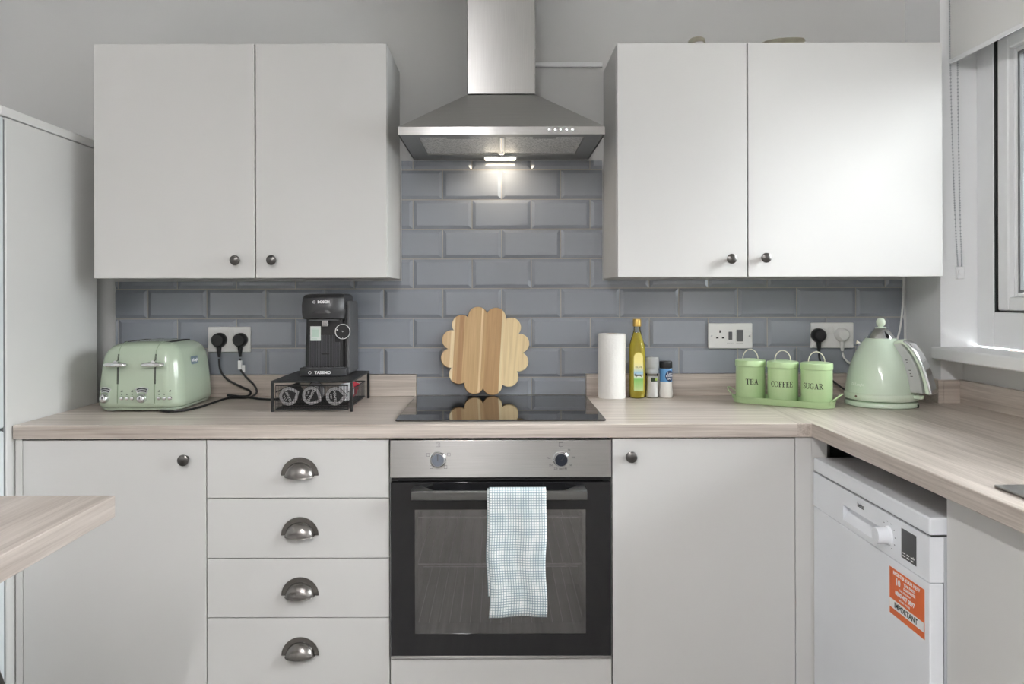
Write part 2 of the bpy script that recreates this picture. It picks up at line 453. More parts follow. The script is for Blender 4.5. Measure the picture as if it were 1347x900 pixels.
b = NB(); bx(b, -1.985, -0.672, -2.05, -1.362, 0.864, WT)
bar = thing('breakfast_bar', 'oak-effect breakfast bar slab jutting in at the lower left', 'breakfast bar', (-1.3, -1.7, 0))
part(bar, 'bar_top', b, wood('bar_oak_laminate', (150, 138, 129), (190, 180, 172), 'Y', 0.35), bevel=0.002)
b = NB(); bx(b, -1.98, -1.95, -2.02, -1.40, 0.0, 0.8635); part(bar, 'support_panel', b, M_CAB)
b = NB(); cyl(b, (-0.85, -1.86, 0.0), (-0.85, -1.86, 0.8635), 0.03); part(bar, 'leg', b, M_STEEL_Z)

# bar stool, one splayed leg just showing
st = thing('bar_stool', 'dark metal bar stool standing under the breakfast bar', 'bar stool', (-1.14, -1.37, 0))
b = NB(); loft(b, [[(x, y, z) for x, y in rrect(h, h, 0.05)] for h, z in ((0.15, 0.625), (0.165, 0.632), (0.168, 0.645), (0.16, 0.655))])
part(st, 'seat', b, mat('dark_seat', (48, 45, 43), 0.5), world=False)
for sx in (-1, 1):
    for sy in (-1, 1):
        b = NB(); tube(b, [(sx*0.135, sy*0.135, 0.627), (sx*0.295, sy*0.24, 0.0)], 0.012, 10); part(st, 'leg', b, M_PEWTER, world=False)
b = NB(); q = 0.222, 0.192, 0.28
tube(b, [(-q[0], -q[1], q[2]), (q[0], -q[1], q[2]), (q[0], q[1], q[2]), (-q[0], q[1], q[2])], 0.008, 8, closed=True)
part(st, 'foot_rail', b, M_PEWTER, world=False)

# ------------------------------------------------------------------ cabinets
def knob(b, x, y, z, n=(0,-1,0)):
    revolve(b, [(0.009, 0.0), (0.0075, 0.004), (0.006, 0.010), (0.0085, 0.014), (0.0142, 0.0175), (0.0155, 0.021), (0.0148, 0.0245), (0.010, 0.027), (0.0, 0.0278)], (x, y, z), n, 28, cap1=False)

def wall_cab(x0, x1, kx, kz, label):
    t = thing('wall_cabinet', label, 'wall cabinet', ((x0+x1)/2, -0.15, 1.303), group='satin white wall cabinets')
    b = NB(); bx(b, x0 + 0.0004, x1 - 0.0004, -0.2955, -0.001, 1.3045, 2.0185, bev=0.001); part(t, 'carcass', b, M_CABIN)
    b = NB(); bx(b, x0 + 0.0018, x1 - 0.0018, -0.315, -0.297, 1.303, 2.02, bev=0.0015); dr = part(t, 'door', b, M_CAB)
    b = NB(); knob(b, kx, -0.315, kz); part(dr, 'knob', b, M_PEWTER, label='dark pewter round knob')
    return t
wall_cab(-1.242, -0.747, -0.803, 1.357, 'wide wall cabinet at far left, above the toaster')
wall_cab(-0.7465, -0.342, -0.692, 1.357, 'narrower wall cabinet just left of the cooker hood, above the coffee machine')
wall_cab(0.3605, 0.760, 0.705, 1.357, 'narrower wall cabinet just right of the cooker hood, above the oil bottle')
wall_cab(0.7605, 1.358, 0.810, 1.360, 'widest wall cabinet, beside the window and above the kettle')

FYD = -0.60     # face of the base doors
def door_box(b, x0, x1, z0, z1, y=FYD): bx(b, x0 + 0.0013, x1 - 0.0013, y, y + 0.018, z0, z1, bev=0.0012)
t = thing('base_cabinet', 'wide single-door base cabinet at left, partly behind the breakfast bar', 'base cabinet', (-1.05, -0.3, 0), group='satin white base cabinets')
b = NB(); bx(b, -1.290, -0.7935, -0.58, -0.01, 0.15, 0.8628); bx(b, -1.29, -0.7935, -0.54, -0.52, 0.0, 0.15); part(t, 'carcass', b, M_CABIN)
b = NB(); bx(b, -1.3095, -1.2908, FYD, -0.01, 0.0, 0.8628, bev=0.0012); part(t, 'end_panel', b, M_CAB)
b = NB(); door_box(b, -1.2905, -0.7930, 0.15, 0.859); dr = part(t, 'door', b, M_CAB)
b = NB(); knob(b, -0.848, FYD, 0.809); part(dr, 'knob', b, M_PEWTER, label='dark pewter round knob')

t = thing('drawer_unit', 'four-drawer base unit with pewter cup handles, left of the oven', 'drawer unit', (-0.545, -0.3, 0))
b = NB(); bx(b, -0.793, -0.2985, -0.58, -0.01, 0.15, 0.8628); bx(b, -0.793, -0.2985, -0.54, -0.52, 0.0, 0.15); part(t, 'carcass', b, M_CABIN)
def cup_handle(bm, cx, y, zb):
    # flat arched flange
    n = 26; out = []; inn = []
    R, ri = (0.0505, 0.049), (0.039, 0.036)
    pts = [(cx + R[0]*math.cos(PI*i/n), zb + R[1]*math.sin(PI*i/n)) for i in range(n+1)]
    prism(bm, pts, 'Y', y - 0.003, y - 0.0002)
    # quarter dome, open below
    rows = []
    for j in range(11):
        ph = (PI/2) * j / 10          # 0 at the flange, 90 deg at the front rim
        row = []
        for i in range(n+1):
            a = PI * i / n
            x = ri[0] * math.cos(a) * 1.0
            s = math.sin(a)
            rr = ri[1]
            zz = zb - 0.004*math.sin(ph)*s + rr*s*math.cos(ph)
            yy = y - 0.003 - 0.025*math.sin(ph)*(s**0.6 if s > 0 else 0)
            row.append((cx + x, yy, zz))
        rows.append(row)
    loft(bm, rows, False, False, 0, closed=False)
    rim = [Vector(p) for p in rows[-1]]
    tube(bm, rim, 0.0012, 6)
for z0, z1, hz in ((0.7025, 0.859, 0.7635), (0.540, 0.700, 0.602), (0.3795, 0.5375, 0.4395), (0.15, 0.377, 0.2775)):
    b = NB(); door_box(b, -0.793, -0.2985, z0, z1); dw = part(t, 'drawer', b, M_CAB)
    b = NB(); cup_handle(b, -0.5405, FYD, hz); part(dw, 'cup_handle', b, M_CUP, label='dark pewter cup handle', sharp=50)

t = thing('oven_housing', 'oven housing cabinet with a white filler panel below the oven', 'oven cabinet', (0, -0.3, 0))
b = NB(); bx(b, -0.2975, -0.281, -0.575, -0.01, 0.0, 0.8628); bx(b, 0.284, 0.301, -0.575, -0.01, 0.0, 0.8628); bx(b, -0.281, 0.284, -0.575, -0.01, 0.24, 0.258)
part(t, 'carcass', b, M_CABIN)
b = NB(); door_box(b, -0.2975, 0.3015, 0.13, 0.2655); part(t, 'filler_panel', b, M_CAB)

t = thing('base_cabinet', 'single-door base cabinet right of the oven, in the corner', 'base cabinet', (0.55, -0.3, 0), group='satin white base cabinets')
b = NB(); bx(b, 0.3025, 0.797, -0.58, -0.01, 0.15, 0.8628); bx(b, 0.3025, 0.797, -0.54, -0.52, 0, 0.15); part(t, 'carcass', b, M_CABIN)
b = NB(); door_box(b, 0.3025, 0.798, 0.15, 0.861); dr = part(t, 'door', b, M_CAB)
b = NB(); knob(b, 0.3525, FYD, 0.8145); part(dr, 'knob', b, M_PEWTER, label='dark pewter round knob')

b = NB(); bx(b, 0.7985, 0.843, FYD, FYD + 0.02, 0.0, 0.8628, bev=0.0012); bx(b, 0.843, 0.885, FYD + 0.001, FYD + 0.02, 0.0, 0.8628); bx(b, 0.885, 0.90, FYD + 0.02, -0.44, 0.0, 0.8628)
solo('corner_post', b, M_CAB, 'narrow white corner post between the corner cabinet and the dishwasher', 'corner post', (0.82, -0.59, 0))

t = thing('sink_unit', 'white base unit under the sink at the far right edge', 'sink cabinet', (1.1, -1.56, 0))
b = NB(); bx(b, 0.878, 1.45, -1.206, -1.188, 0.0, 0.8628, bev=0.0012); part(t, 'side_panel', b, M_CAB)
b = NB(); bx(b, 0.895, 1.45, -1.93, -1.912, 0.0, 0.8628); bx(b, 0.895, 1.45, -1.912, -1.206, 0.15, 0.168); bx(b, 1.43, 1.45, -1.912, -1.206, 0.168, 0.8628); part(t, 'carcass', b, M_CABIN)
b = NB(); bx(b, 0.875, 0.893, -1.808, -1.2085, 0.15, 0.857, bev=0.0012); part(t, 'door', b, M_CAB)
# ------------------------------------------------------------------ cooker hood
t = thing('cooker_hood', 'brushed steel chimney cooker hood between the wall cabinets, lamp lit', 'cooker hood', (0.007, -0.22, 1.714))
HX0, HX1, HY0, HY1 = -0.293, 0.307, -0.446, -0.010
b = NB()
bx(b, -0.100, 0.115, -0.245, -0.0008, 1.8815, 2.4195, bev=0.003, seg=3); part(t, 'chimney', b, M_STEEL_Z)
b = NB()
sq = lambda x0, x1, y0, y1, z: [(x0, y0, z), (x1, y0, z), (x1, y1, z), (x0, y1, z)]
loft(b, [sq(HX0, HX1, HY0, HY1, 1.737), sq(-0.103, 0.118, -0.248, HY1, 1.878)], False, True)
part(t, 'canopy', b, M_STEEL)
b = NB()
cells(b, [HX0, HX0 + 0.002, HX1 - 0.002, HX1], [HY0, HY0 + 0.002, HY1 - 0.002, HY1], lambda i, j: not (i == 1 and j == 1), 1.714, 1.737)
part(t, 'front_band', b, M_STEEL)
b = NB()
fx = [HX0 + 0.003, -0.238, -0.003, 0.019, 0.252, HX1 - 0.003]; fy = [HY0 + 0.003, -0.40, -0.108, HY1 - 0.003]
cells(b, fx, fy, lambda i, j: not (j == 1 and i in (1, 3)), 1.7155, 1.7235)
part(t, 'underside_frame', b, M_STEEL_P)
m = bpy.data.materials.new('filter_mesh'); m.use_nodes = True
nt = m.node_tree; N = nt.nodes; L = nt.links; p = N['Principled BSDF']
p.inputs['Metallic'].default_value = 0.6; p.inputs['Roughness'].default_value = 0.4
tc = N.new('ShaderNodeTexCoord'); vo = N.new('ShaderNodeTexVoronoi'); vo.inputs['Scale'].default_value = 160
L.new(tc.outputs['Object'], vo.inputs['Vector'])
rp = N.new('ShaderNodeValToRGB'); rp.color_ramp.elements[0].color = lin(150, 149, 146); rp.color_ramp.elements[1].color = lin(236, 235, 232); rp.color_ramp.elements[1].position = 0.6
L.new(vo.outputs['Distance'], rp.inputs[0]); L.new(rp.outputs[0], p.inputs['Base Color'])
bp = N.new('ShaderNodeBump'); bp.inputs['Strength'].default_value = 0.4; L.new(vo.outputs['Distance'], bp.inputs['Height']); L.new(bp.outputs[0], p.inputs['Normal'])
for x0, x1 in ((-0.2375, -0.0035), (0.0195, 0.2515)):
    b = NB(); bx(b, x0, x1, -0.3995, -0.1085, 1.7195, 1.7225)
    f = part(t, 'grease_filter', b, m)
    b = NB(); xm = (x0 + x1)/2; bx(b, xm - 0.035, xm + 0.035, -0.398, -0.372, 1.716, 1.719, bev=0.001); part(f, 'latch', b, M_STEEL_P)
b = NB(); bx(b, 0.0035, 0.0075, -0.40, -0.108, 1.7125, 1.7153); bx(b, 0.0095, 0.0135, -0.40, -0.108, 1.7125, 1.7153); part(t, 'centre_bar', b, M_CHROME)
for i in range(5):
    b = NB(); revolve(b, [(0.0052, 0), (0.0052, 0.003), (0.0042, 0.006), (0.0, 0.0065)], (0.180 + (i-2)*0.0165, HY0 - 0.0002, 1.7265), (0,-1,0), 16, cap1=False)
    part(t, 'button', b, M_CHROME, label='small chrome push button')
b = NB(); bx(b, -0.052, 0.060, -0.098, -0.045, 1.7085, 1.7152, bev=0.001); lampo = part(t, 'lamp_housing', b, M_CHROME)
b = NB(); bx(b, -0.047, 0.055, -0.094, -0.049, 1.7060, 1.7083); part(lampo, 'lamp_lens', b, glow('lamp_lens_lit', (255, 240, 214), 9.0), label='lit warm white lamp strip')

# ------------------------------------------------------------------ hob
t = thing('hob', 'black glass ceramic hob set in the worktop, reflecting the board', 'hob', (0.0, -0.31, WT))
b = NB(); loft(b, [[(x + 0.0025, y - 0.3085, z) for x, y in rrect(hx, hx - 0.0315, 0.006)] for hx, z in ((0.288, WT + 0.0003), (0.290, WT + 0.002), (0.290, WT + 0.0045), (0.2885, WT + 0.0056))])
part(t, 'glass_top', b, M_BLACKG, sharp=8)
def annulus(b, cx, cy, r0, r1, z0, z1, n=48, mi=0):
    P = lambda r, z: [(cx + r*math.cos(2*PI*i/n), cy + r*math.sin(2*PI*i/n), z) for i in range(n)]
    R = [[b.verts.new(p) for p in P(r, z)] for r, z in ((r0, z0), (r1, z0), (r1, z1), (r0, z1))]
    for i in range(4): ring_faces(b, R[i], R[(i+1) % 4], mi)
# ------------------------------------------------------------------ oven
OX0, OX1 = -0.296, 0.300
t = thing('oven', 'built-in electric oven with steel control panel and black glass door', 'oven', (0.002, -0.3, 0.268))
b = NB(); bx(b, -0.278, 0.281, -0.575, -0.05, 0.27, 0.2745); bx(b, -0.278, 0.281, -0.575, -0.05, 0.74, 0.855); bx(b, -0.278, -0.262, -0.575, -0.05, 0.2745, 0.74); bx(b, 0.265, 0.281, -0.575, -0.05, 0.2745, 0.74); bx(b, -0.262, 0.265, -0.07, -0.05, 0.2745, 0.74)
part(t, 'cavity', b, mat('dark_enamel', (92, 92, 95), 0.35))
b = NB(); bx(b, OX0, OX1, -0.606, -0.577, 0.7575, 0.8585, bev=0.0018); pan = part(t, 'control_panel', b, M_STEEL)
b = NB(); bx(b, OX0 + 0.004, OX1 - 0.004, -0.59, -0.5765, 0.8586, 0.8626); bx(b, OX0 + 0.002, OX1 - 0.002, -0.595, -0.577, 0.7478, 0.7573); part(t, 'gap_strip', b, M_DARK)
def okn(cx, cz, ang, face):
    b = NB(); revolve(b, [(0.0215, 0), (0.0215, 0.003), (0.0195, 0.005), (0.019, 0.012), (0.018, 0.0135)], (cx, -0.6062, cz), (0,-1,0), 36)
    k = part(pan, 'knob', b, M_CHROME)
    b = NB(); cyl(b, (cx, -0.6198, cz), (cx, -0.6204, cz), 0.0165, n=32); part(pan, 'knob_face', b, face)
    b = NB(); n0 = 0; bx(b, -0.0012, 0.0012, -0.6213, -0.6206, -0.002, 0.0155)
    move_new(b, 0, Matrix.Translation((cx, 0, cz)) @ Matrix.Rotation(ang, 4, 'Y')); part(pan, 'pointer', b, M_PRINT)
okn(-0.1665, 0.807, 0.0, mat('knob_silver', (150, 158, 172), 0.25, 0.7)); okn(0.1645, 0.807, PI/4, mat('knob_dark', (64, 70, 82), 0.18, 0.8))
b = NB()
def sqmark(b, x, z, s=0.0048):
    for q in ((x-s, x+s, z-s, z-s+0.0007), (x-s, x+s, z+s-0.0007, z+s), (x-s, x-s+0.0007, z-s, z+s), (x+s-0.0007, x+s, z-s, z+s)):
        bx(b, q[0], q[1], -0.6067, -0.6063, q[2], q[3])
for dx, dz in ((0, 0.039), (-0.027, 0.012), (0.029, 0.013), (-0.018, -0.021), (0.020, -0.021)): sqmark(b, -0.1665 + dx, 0.807 + dz, 0.0055 if dz > 0.03 else 0.0042)
bx(b, -0.1668, -0.1662, -0.6067, -0.6063, 0.843, 0.849)
sqmark(b, 0.1645, 0.846, 0.0055)
for s, dx, dz in (('50', 0.022, 0.024), ('100', 0.033, 0.004), ('150', 0.025, -0.017), ('180', 0.011, -0.026), ('200', -0.001, -0.027), ('220', -0.014, -0.026), ('250', -0.027, -0.017), ('Max', -0.033, 0.003)):
    text(b, s, 0.0068, (0.1645 + dx, -0.6064, 0.807 + dz))
for x, z in ((0.1645, 0.837), (0.23, 0.81)): cyl(b, (x, -0.6062, z), (x, -0.6066, z), 0.0012, n=10)
part(pan, 'markings', b, M_PRINTG)
# door: black glass with a see-through window, wire racks behind it
door = None
b = NB(); zc = [0.277, 0.337, 0.671, 0.745]; xc = [OX0 + 0.001, -0.230, 0.231, OX1 - 0.001]
def ycells(b, xs_, zs_, keep_, y0, y1):
    n0 = len(b.verts); cells(b, xs_, zs_, keep_, y0, y1)
    b.verts.ensure_lookup_table()
    for v in b.verts[n0:]: v.co = Vector((v.co.x, v.co.z, v.co.y))
ycells(b, xc, zc, lambda i, j: not (i == 1 and j == 1), -0.606, -0.580)
door = part(t, 'door', b, mat('oven_black_glass', (30, 30, 32), 0.05, ior=1.5), bevel=0.001)
M_OWIN = see_through('oven_window_glass', (182, 182, 186), gloss=0.21, fres=1.5, rough=0.03)
b = NB(); bx(b, -0.2298, 0.2308, -0.6055, -0.6025, 0.3372, 0.6708); part(door, 'window_glass', b, M_OWIN)
b = NB(); ycells(b, [-0.2298, -0.222, 0.223, 0.2308], [0.3372, 0.3595, 0.6625, 0.6708], lambda i, j: not (i == 1 and j == 1), -0.592, -0.5902); part(door, 'inner_frame', b, mat('inner_frame_grey', (84, 84, 86), 0.4))
b = NB(); bx(b, OX0, OX1, -0.6055, -0.577, 0.2683, 0.2757, bev=0.001); part(t, 'bottom_trim', b, M_STEEL)
HZ = 0.7235
b = NB(); bx(b, -0.233, 0.229, -0.664, -0.648, HZ - 0.0125, HZ + 0.0105, bev=0.002)
for s, xe in ((1, -0.233), (-1, 0.229)):
    prism(b, [(xe, -0.656), (xe + s*0.058, -0.656), (xe + s*0.05, -0.648), (xe + s*0.022, -0.6062), (xe + s*0.002, -0.6062)], 'Z', HZ - 0.004, HZ + 0.0125)
part(door, 'door_handle', b, mat('handle_grey_steel', (118, 118, 117), 0.35, 1.0))
for z, nw in ((0.512, 17), (0.345, 17), (0.64, 9)):
    b = NB()
    y0, y1 = -0.568, -0.10
    tube(b, [(-0.25, y0, z + 0.006), (-0.235, y0, z), (0.238, y0, z), (0.254, y0, z + 0.006)], 0.0022, 8); tube(b, [(-0.255, y1, z), (0.258, y1, z)], 0.002, 6)
    for i in range(nw):
        x = -0.225 + 0.454*i/(nw-1); tube(b, [(x, y0, z + 0.002), (x, y1, z + 0.002)], 0.0009, 6)
    part(t, 'wire_rack' if z != 0.64 else 'grill_element', b, mat('rack_wire', (226, 226, 226), 0.35, 0.2))

# tea towel folded over the oven handle
m = bpy.data.materials.new('waffle_cotton'); m.use_nodes = True
nt = m.node_tree; N = nt.nodes; L = nt.links; p = N['Principled BSDF']; p.inputs['Roughness'].default_value = 0.9
tc = N.new('ShaderNodeTexCoord'); sp = N.new('ShaderNodeSeparateXYZ'); L.new(tc.outputs['UV'], sp.inputs[0])
def tri(out, k):
    a = N.new('ShaderNodeMath'); a.operation = 'MULTIPLY'; a.inputs[1].default_value = k; L.new(out, a.inputs[0])
    f = N.new('ShaderNodeMath'); f.operation = 'FRACT'; L.new(a.outputs[0], f.inputs[0])
    s = N.new('ShaderNodeMath'); s.operation = 'SUBTRACT'; L.new(f.outputs[0], s.inputs[0]); s.inputs[1].default_value = 0.5
    q = N.new('ShaderNodeMath'); q.operation = 'ABSOLUTE'; L.new(s.outputs[0], q.inputs[0]); return q.outputs[0]
k = 1/0.0068
tx, ty = tri(sp.outputs['X'], k), tri(sp.outputs['Y'], k)
mxm = N.new('ShaderNodeMath'); mxm.operation = 'MAXIMUM'; L.new(tx, mxm.inputs[0]); L.new(ty, mxm.inputs[1])
rp = N.new('ShaderNodeValToRGB'); rp.color_ramp.elements[0].position = 0.30; rp.color_ramp.elements[1].position = 0.47
rp.color_ramp.elements[0].color = lin(247, 248, 248); rp.color_ramp.elements[1].color = lin(128, 154, 164)
L.new(mxm.outputs[0], rp.inputs[0])
nz = N.new('ShaderNodeTexNoise'); nz.inputs['Scale'].default_value = 22; L.new(tc.outputs['UV'], nz.inputs['Vector'])
mc = N.new('ShaderNodeMixRGB'); mc.blend_type = 'MULTIPLY'; L.new(rp.outputs[0], mc.inputs[1])
r2 = N.new('ShaderNodeValToRGB'); r2.color_ramp.elements[0].position = 0.35; r2.color_ramp.elements[1].position = 0.62
r2.color_ramp.elements[0].color = lin(230, 238, 240); r2.color_ramp.elements[1].color = (1, 1, 1, 1)
L.new(nz.outputs[0], r2.inputs[0]); L.new(r2.outputs[0], mc.inputs[2]); mc.inputs[0].default_value = 1.0
L.new(mc.outputs[0], p.inputs['Base Color'])
bp = N.new('ShaderNodeBump'); bp.inputs['Strength'].default_value = 0.5; bp.inputs['Distance'].default_value = 0.002; L.new(mxm.outputs[0], bp.inputs['Height']); L.new(bp.outputs[0], p.inputs['Normal'])
def cloth(x0, x1, path, wav, nx=26, thick=0.0035, lean=0.0):
    """path: (y, z) points front bottom -> over the bar -> back bottom"""
    P = []
    acc = 0; last = None
    for y, z in path:
        if last: acc += math.hypot(y-last[0], z-last[1])
        P.append((y, z, acc)); last = (y, z)
    bm = NB(); uv = bm.loops.layers.uv.new('UVMap'); G = []
    for j, (y, z, s) in enumerate(P):
        row = []
        for i in range(nx+1):
            u = i/nx
            drop = max(0.0, HZ - z)
            yy = y + (wav*math.sin(u*9 + z*7) + 0.4*wav*math.sin(u*21 + z*17))*min(1, drop*9)*(1 if y < -0.657 else -0.3)
            xx = x0 + (x1-x0)*u + 0.0025*math.sin(z*30 + u)*min(1, drop*6) + lean*drop
            zz = z + (0.004*math.sin(u*3.0 - 0.3)*min(1, drop*3) if drop > 0.25 else 0)
            row.append((bm.verts.new((xx, yy, zz)), (x0 + (x1-x0)*u, s)))
        G.append(row)
    for a, c in zip(G, G[1:]):
        for i in range(nx):
            f = bm.faces.new((a[i][0], a[i+1][0], c[i+1][0], c[i][0]))
            for lp, q in zip(f.loops, (a[i][1], a[i+1][1], c[i+1][1], c[i][1])): lp[uv].uv = q
    return bm
def over_bar(zf, zb, off):
    pts = [(-0.6675 - off, zf + (HZ + 0.008 - zf)*i/26) for i in range(27)]
    yc, r = -0.656, 0.0115 + off
    pts += [(yc - r*math.cos(a), HZ + 0.0085 + r*0.62*math.sin(a)) for a in (PI*k_/8 for k_ in range(1, 8))]
    pts += [(-0.6445 + off, HZ + 0.008 - (HZ + 0.008 - zb)*i/14) for i in range(15)]
    return pts
t = thing('tea_towel', 'white and teal waffle tea towel hanging over the oven door handle', 'tea towel', (0.04, -0.656, 0.41))
b = cloth(-0.029, 0.1205, over_bar(0.4065, 0.50, 0.0062), 0.0022)
o = part(t, 'outer_fold', b, m, recalc=False)
md = o.modifiers.new('thickness', 'SOLIDIFY'); md.thickness = 0.0022; md.offset = -1
b = cloth(-0.0345, 0.1165, over_bar(0.462, 0.55, 0.0022), 0.0012)
o = part(t, 'inner_fold', b, m, recalc=False)
md = o.modifiers.new('thickness', 'SOLIDIFY'); md.thickness = 0.0018; md.offset = -1

# ------------------------------------------------------------------ fridge freezer
t = thing('fridge_freezer', 'tall white fridge freezer cut off by the left edge of the photo', 'fridge freezer', (-1.6, -0.4, 0))
b = NB(); bx(b, -1.90, -1.314, -0.631, -0.149, 0.0, 1.7275, bev=0.004); part(t, 'body', b, mat('fridge_side_grey_white', (216, 216, 214), 0.4))
b = NB(); bx(b, -1.90, -1.3135, -0.652, -0.149, 1.729, 1.755, bev=0.003); part(t, 'top_cap', b, mat('cap_white', (224, 224, 222), 0.4))
b = NB(); bx(b, -1.902, -1.313, -0.71, -0.6405, 0.9, 1.7265, bev=0.006); part(t, 'fridge_door', b, mat('fridge_door_white', (222, 228, 232), 0.25))
b = NB(); bx(b, -1.902, -1.313, -0.71, -0.6405, 0.05, 0.893, bev=0.006); part(t, 'freezer_door', b, mat('freezer_door_white', (222, 228, 232), 0.25))
b = NB(); bx(b, -1.89, -1.318, -0.64, -0.6315, 0.055, 1.72); part(t, 'door_seal', b, mat('seal_grey', (120, 122, 124), 0.6))

# ------------------------------------------------------------------ dishwasher
DX = 0.846
t = thing('dishwasher', 'white dishwasher with an orange sticker under the window worktop', 'dishwasher', (1.14, -0.89, 0))
b = NB(); bx(b, DX + 0.03, 1.44, -1.182, -0.604, 0.02, 0.7705); bx(b, DX + 0.06, 1.42, -1.17, -0.62, 0.0, 0.02); part(t, 'body', b, mat('dishwasher_side', (206, 209, 213), 0.35))
b = NB(); bx(b, DX, 1.445, -1.184, -0.6035, 0.773, 0.8085, bev=0.004, seg=3); part(t, 'lid', b, M_APPL)
b = NB(); bx(b, DX + 0.006, DX + 0.04, -1.18, -0.607, 0.7707, 0.7728); part(t, 'lid_gap', b, M_DARK)
# control panel with a scooped grip
b = NB()
bx(b, DX, DX + 0.0285, -1.184, -1.002, 0.6805, 0.770); bx(b, DX, DX + 0.0285, -0.788, -0.604, 0.6805, 0.770)
bx(b, DX, DX + 0.0285, -1.002, -0.788, 0.731, 0.770); bx(b, DX, DX + 0.0285, -1.002, -0.788, 0.6805, 0.694)
prism(b, [(DX + 0.0003, 0.694), (DX + 0.0285, 0.694), (DX + 0.0285, 0.731), (DX + 0.024, 0.731)], 'Y', -1.002, -0.788)
pan = part(t, 'control_panel', b, M_APPL)
b = NB(); revolve(b, [(0.021, 0), (0.0205, 0.003), (0.0185, 0.005), (0.0175, 0.026), (0.0165, 0.029), (0.0, 0.0295)], (DX - 0.0002, -1.019, 0.7245), (-1,0,0), 36, cap1=False); part(pan, 'dial', b, M_APPL)
b = NB(); bx(b, DX - 0.0012, DX - 0.0002, -1.1355, -1.076, 0.696, 0.7575, bev=0.0004); dsp = part(pan, 'display', b, mat('display_grey', (70, 72, 74), 0.3))
b = NB()
for i, z in enumerate((0.7065, 0.7005)):
    for y in (-1.083, -1.099, -1.115): bx(b, DX - 0.0016, DX - 0.0012, y - 0.010, y, z, z + 0.0022)
text(b, 'A+', 0.008, (DX - 0.0014, -1.127, 0.708), FACE_MX); part(dsp, 'display_text', b, M_PRINTW)
b = NB(); text(b, 'beko', 0.017, (DX - 0.0003, -0.885, 0.7525), FACE_MX, bold=0.0003); part(pan, 'logo', b, M_PRINTG)
b = NB()
for a in range(-60, 200, 32):
    aa = math.radians(a); bx(b, DX - 0.0005, DX - 0.0002, -1.019 - 0.03*math.cos(aa) - 0.002, -1.019 - 0.03*math.cos(aa) + 0.002, 0.7245 + 0.029*math.sin(aa), 0.7245 + 0.029*math.sin(aa) + 0.0015)
part(pan, 'dial_marks', b, M_PRINTG)
b = NB(); bx(b, DX, DX + 0.0285, -1.184, -0.604, 0.10, 0.6785, bev=0.003, seg=3); dr = part(t, 'door', b, M_APPL)
SY0, SY1, SZ0, SZ1 = -1.166, -1.024, 0.560, 0.660
b = NB(); bx(b, DX - 0.0006, DX - 0.0001, SY0, SY1, SZ0, SZ1)
sk = part(dr, 'sticker', b, mat('orange_sticker', (224, 104, 42), 0.45), label='orange guarantee sticker with white text')
b = NB(); bx(b, DX - 0.0009, DX - 0.0006, SY0 + 0.001, SY1 - 0.001, SZ0 + 0.014, SZ0 + 0.033); part(sk, 'white_band', b, M_PRINTW)
ym = (SY0 + SY1)/2
b = NB(); text(b, 'IMPORTANT', 0.0165, (DX - 0.0011, ym + 0.002, SZ0 + 0.0233), FACE_MX, bold=0.0003, sx=1.02); part(sk, 'dark_lettering', b, mat('dark_green_print', (44, 58, 54), 0.6))
b = NB()
text(b, 'REGISTER YOUR NEW', 0.0105, (DX - 0.0009, ym, SZ0 + 0.0915), FACE_MX, bold=0.0002, sx=1.05)
text(b, '10', 0.02, (DX - 0.0009, SY1 - 0.037, SZ0 + 0.0755), FACE_MX, bold=0.0006)
for s, z in (('YEAR PARTS', 0.0805), ('GUARANTEE', 0.0715)): text(b, s, 0.0082, (DX - 0.0009, ym - 0.013, SZ0 + z), FACE_MX, bold=0.0002)
text(b, 'CALL FREE NOW', 0.006, (DX - 0.0009, ym + 0.005, SZ0 + 0.0625), FACE_MX)
text(b, '0800 497 0897', 0.0125, (DX - 0.0009, ym + 0.006, SZ0 + 0.0515), FACE_MX, bold=0.0004, sx=1.05)
text(b, 'OR VISIT ONLINE', 0.006, (DX - 0.0009, ym + 0.008, SZ0 + 0.0405), FACE_MX)
part(sk, 'white_lettering', b, M_PRINTW)

# ------------------------------------------------------------------ sink
t = thing('sink', 'stainless steel inset sink cut off by the right edge', 'sink', (1.13, -1.62, WT))
b = NB()
n0 = len(b.verts); cells(b, [0.888, 0.945, 1.315, 1.37], [-1.93, -1.84, -1.42, -1.322], lambda i, j: not (i == 1 and j == 1), WT + 0.0006, WT + 0.0055)
part(t, 'rim', b, M_STEEL_P, bevel=0.002)
b = NB()
R = lambda h, k, r, z: [(1.13 + x, -1.63 + y, z) for x, y in rrect(h, k, r)]
loft(b, [R(0.186, 0.211, 0.05, WT + 0.002), R(0.180, 0.205, 0.05, WT - 0.01), R(0.165, 0.19, 0.05, WT - 0.16), R(0.15, 0.175, 0.05, WT - 0.17)], False, True)
part(t, 'bowl', b, M_STEEL_P)

# ------------------------------------------------------------------ roller blind
t = thing('roller_blind', 'white roller blind half lowered over the kitchen window', 'window blind', (1.43, -1.08, 1.98))
b = NB(); bx(b, 1.4290, 1.4315, -1.93, -0.232, 1.9905, 2.36); part(t, 'fabric', b, mat('blind_fabric', (228, 228, 226), 0.8, bump=0.05, bscale=500))
b = NB(); bx(b, 1.4245, 1.4365, -1.935, -0.227, 1.9775, 1.9905, bev=0.004); part(t, 'bottom_bar', b, M_UPVC)
b = NB(); cyl(b, (1.445, -1.94, 2.375), (1.445, -0.222, 2.375), 0.02); part(t, 'roller_tube', b, M_UPVC)
b = NB()
lp = spline([(1.432, -0.2195, 2.37), (1.437, -0.2195, 1.9), (1.449, -0.2195, 1.5), (1.458, -0.2195, 1.345), (1.463, -0.2195, 1.318), (1.470, -0.2195, 1.345), (1.465, -0.2195, 1.5), (1.459, -0.2195, 1.9), (1.458, -0.2195, 2.37)], 20)
tube(b, lp, 0.0007, 5)
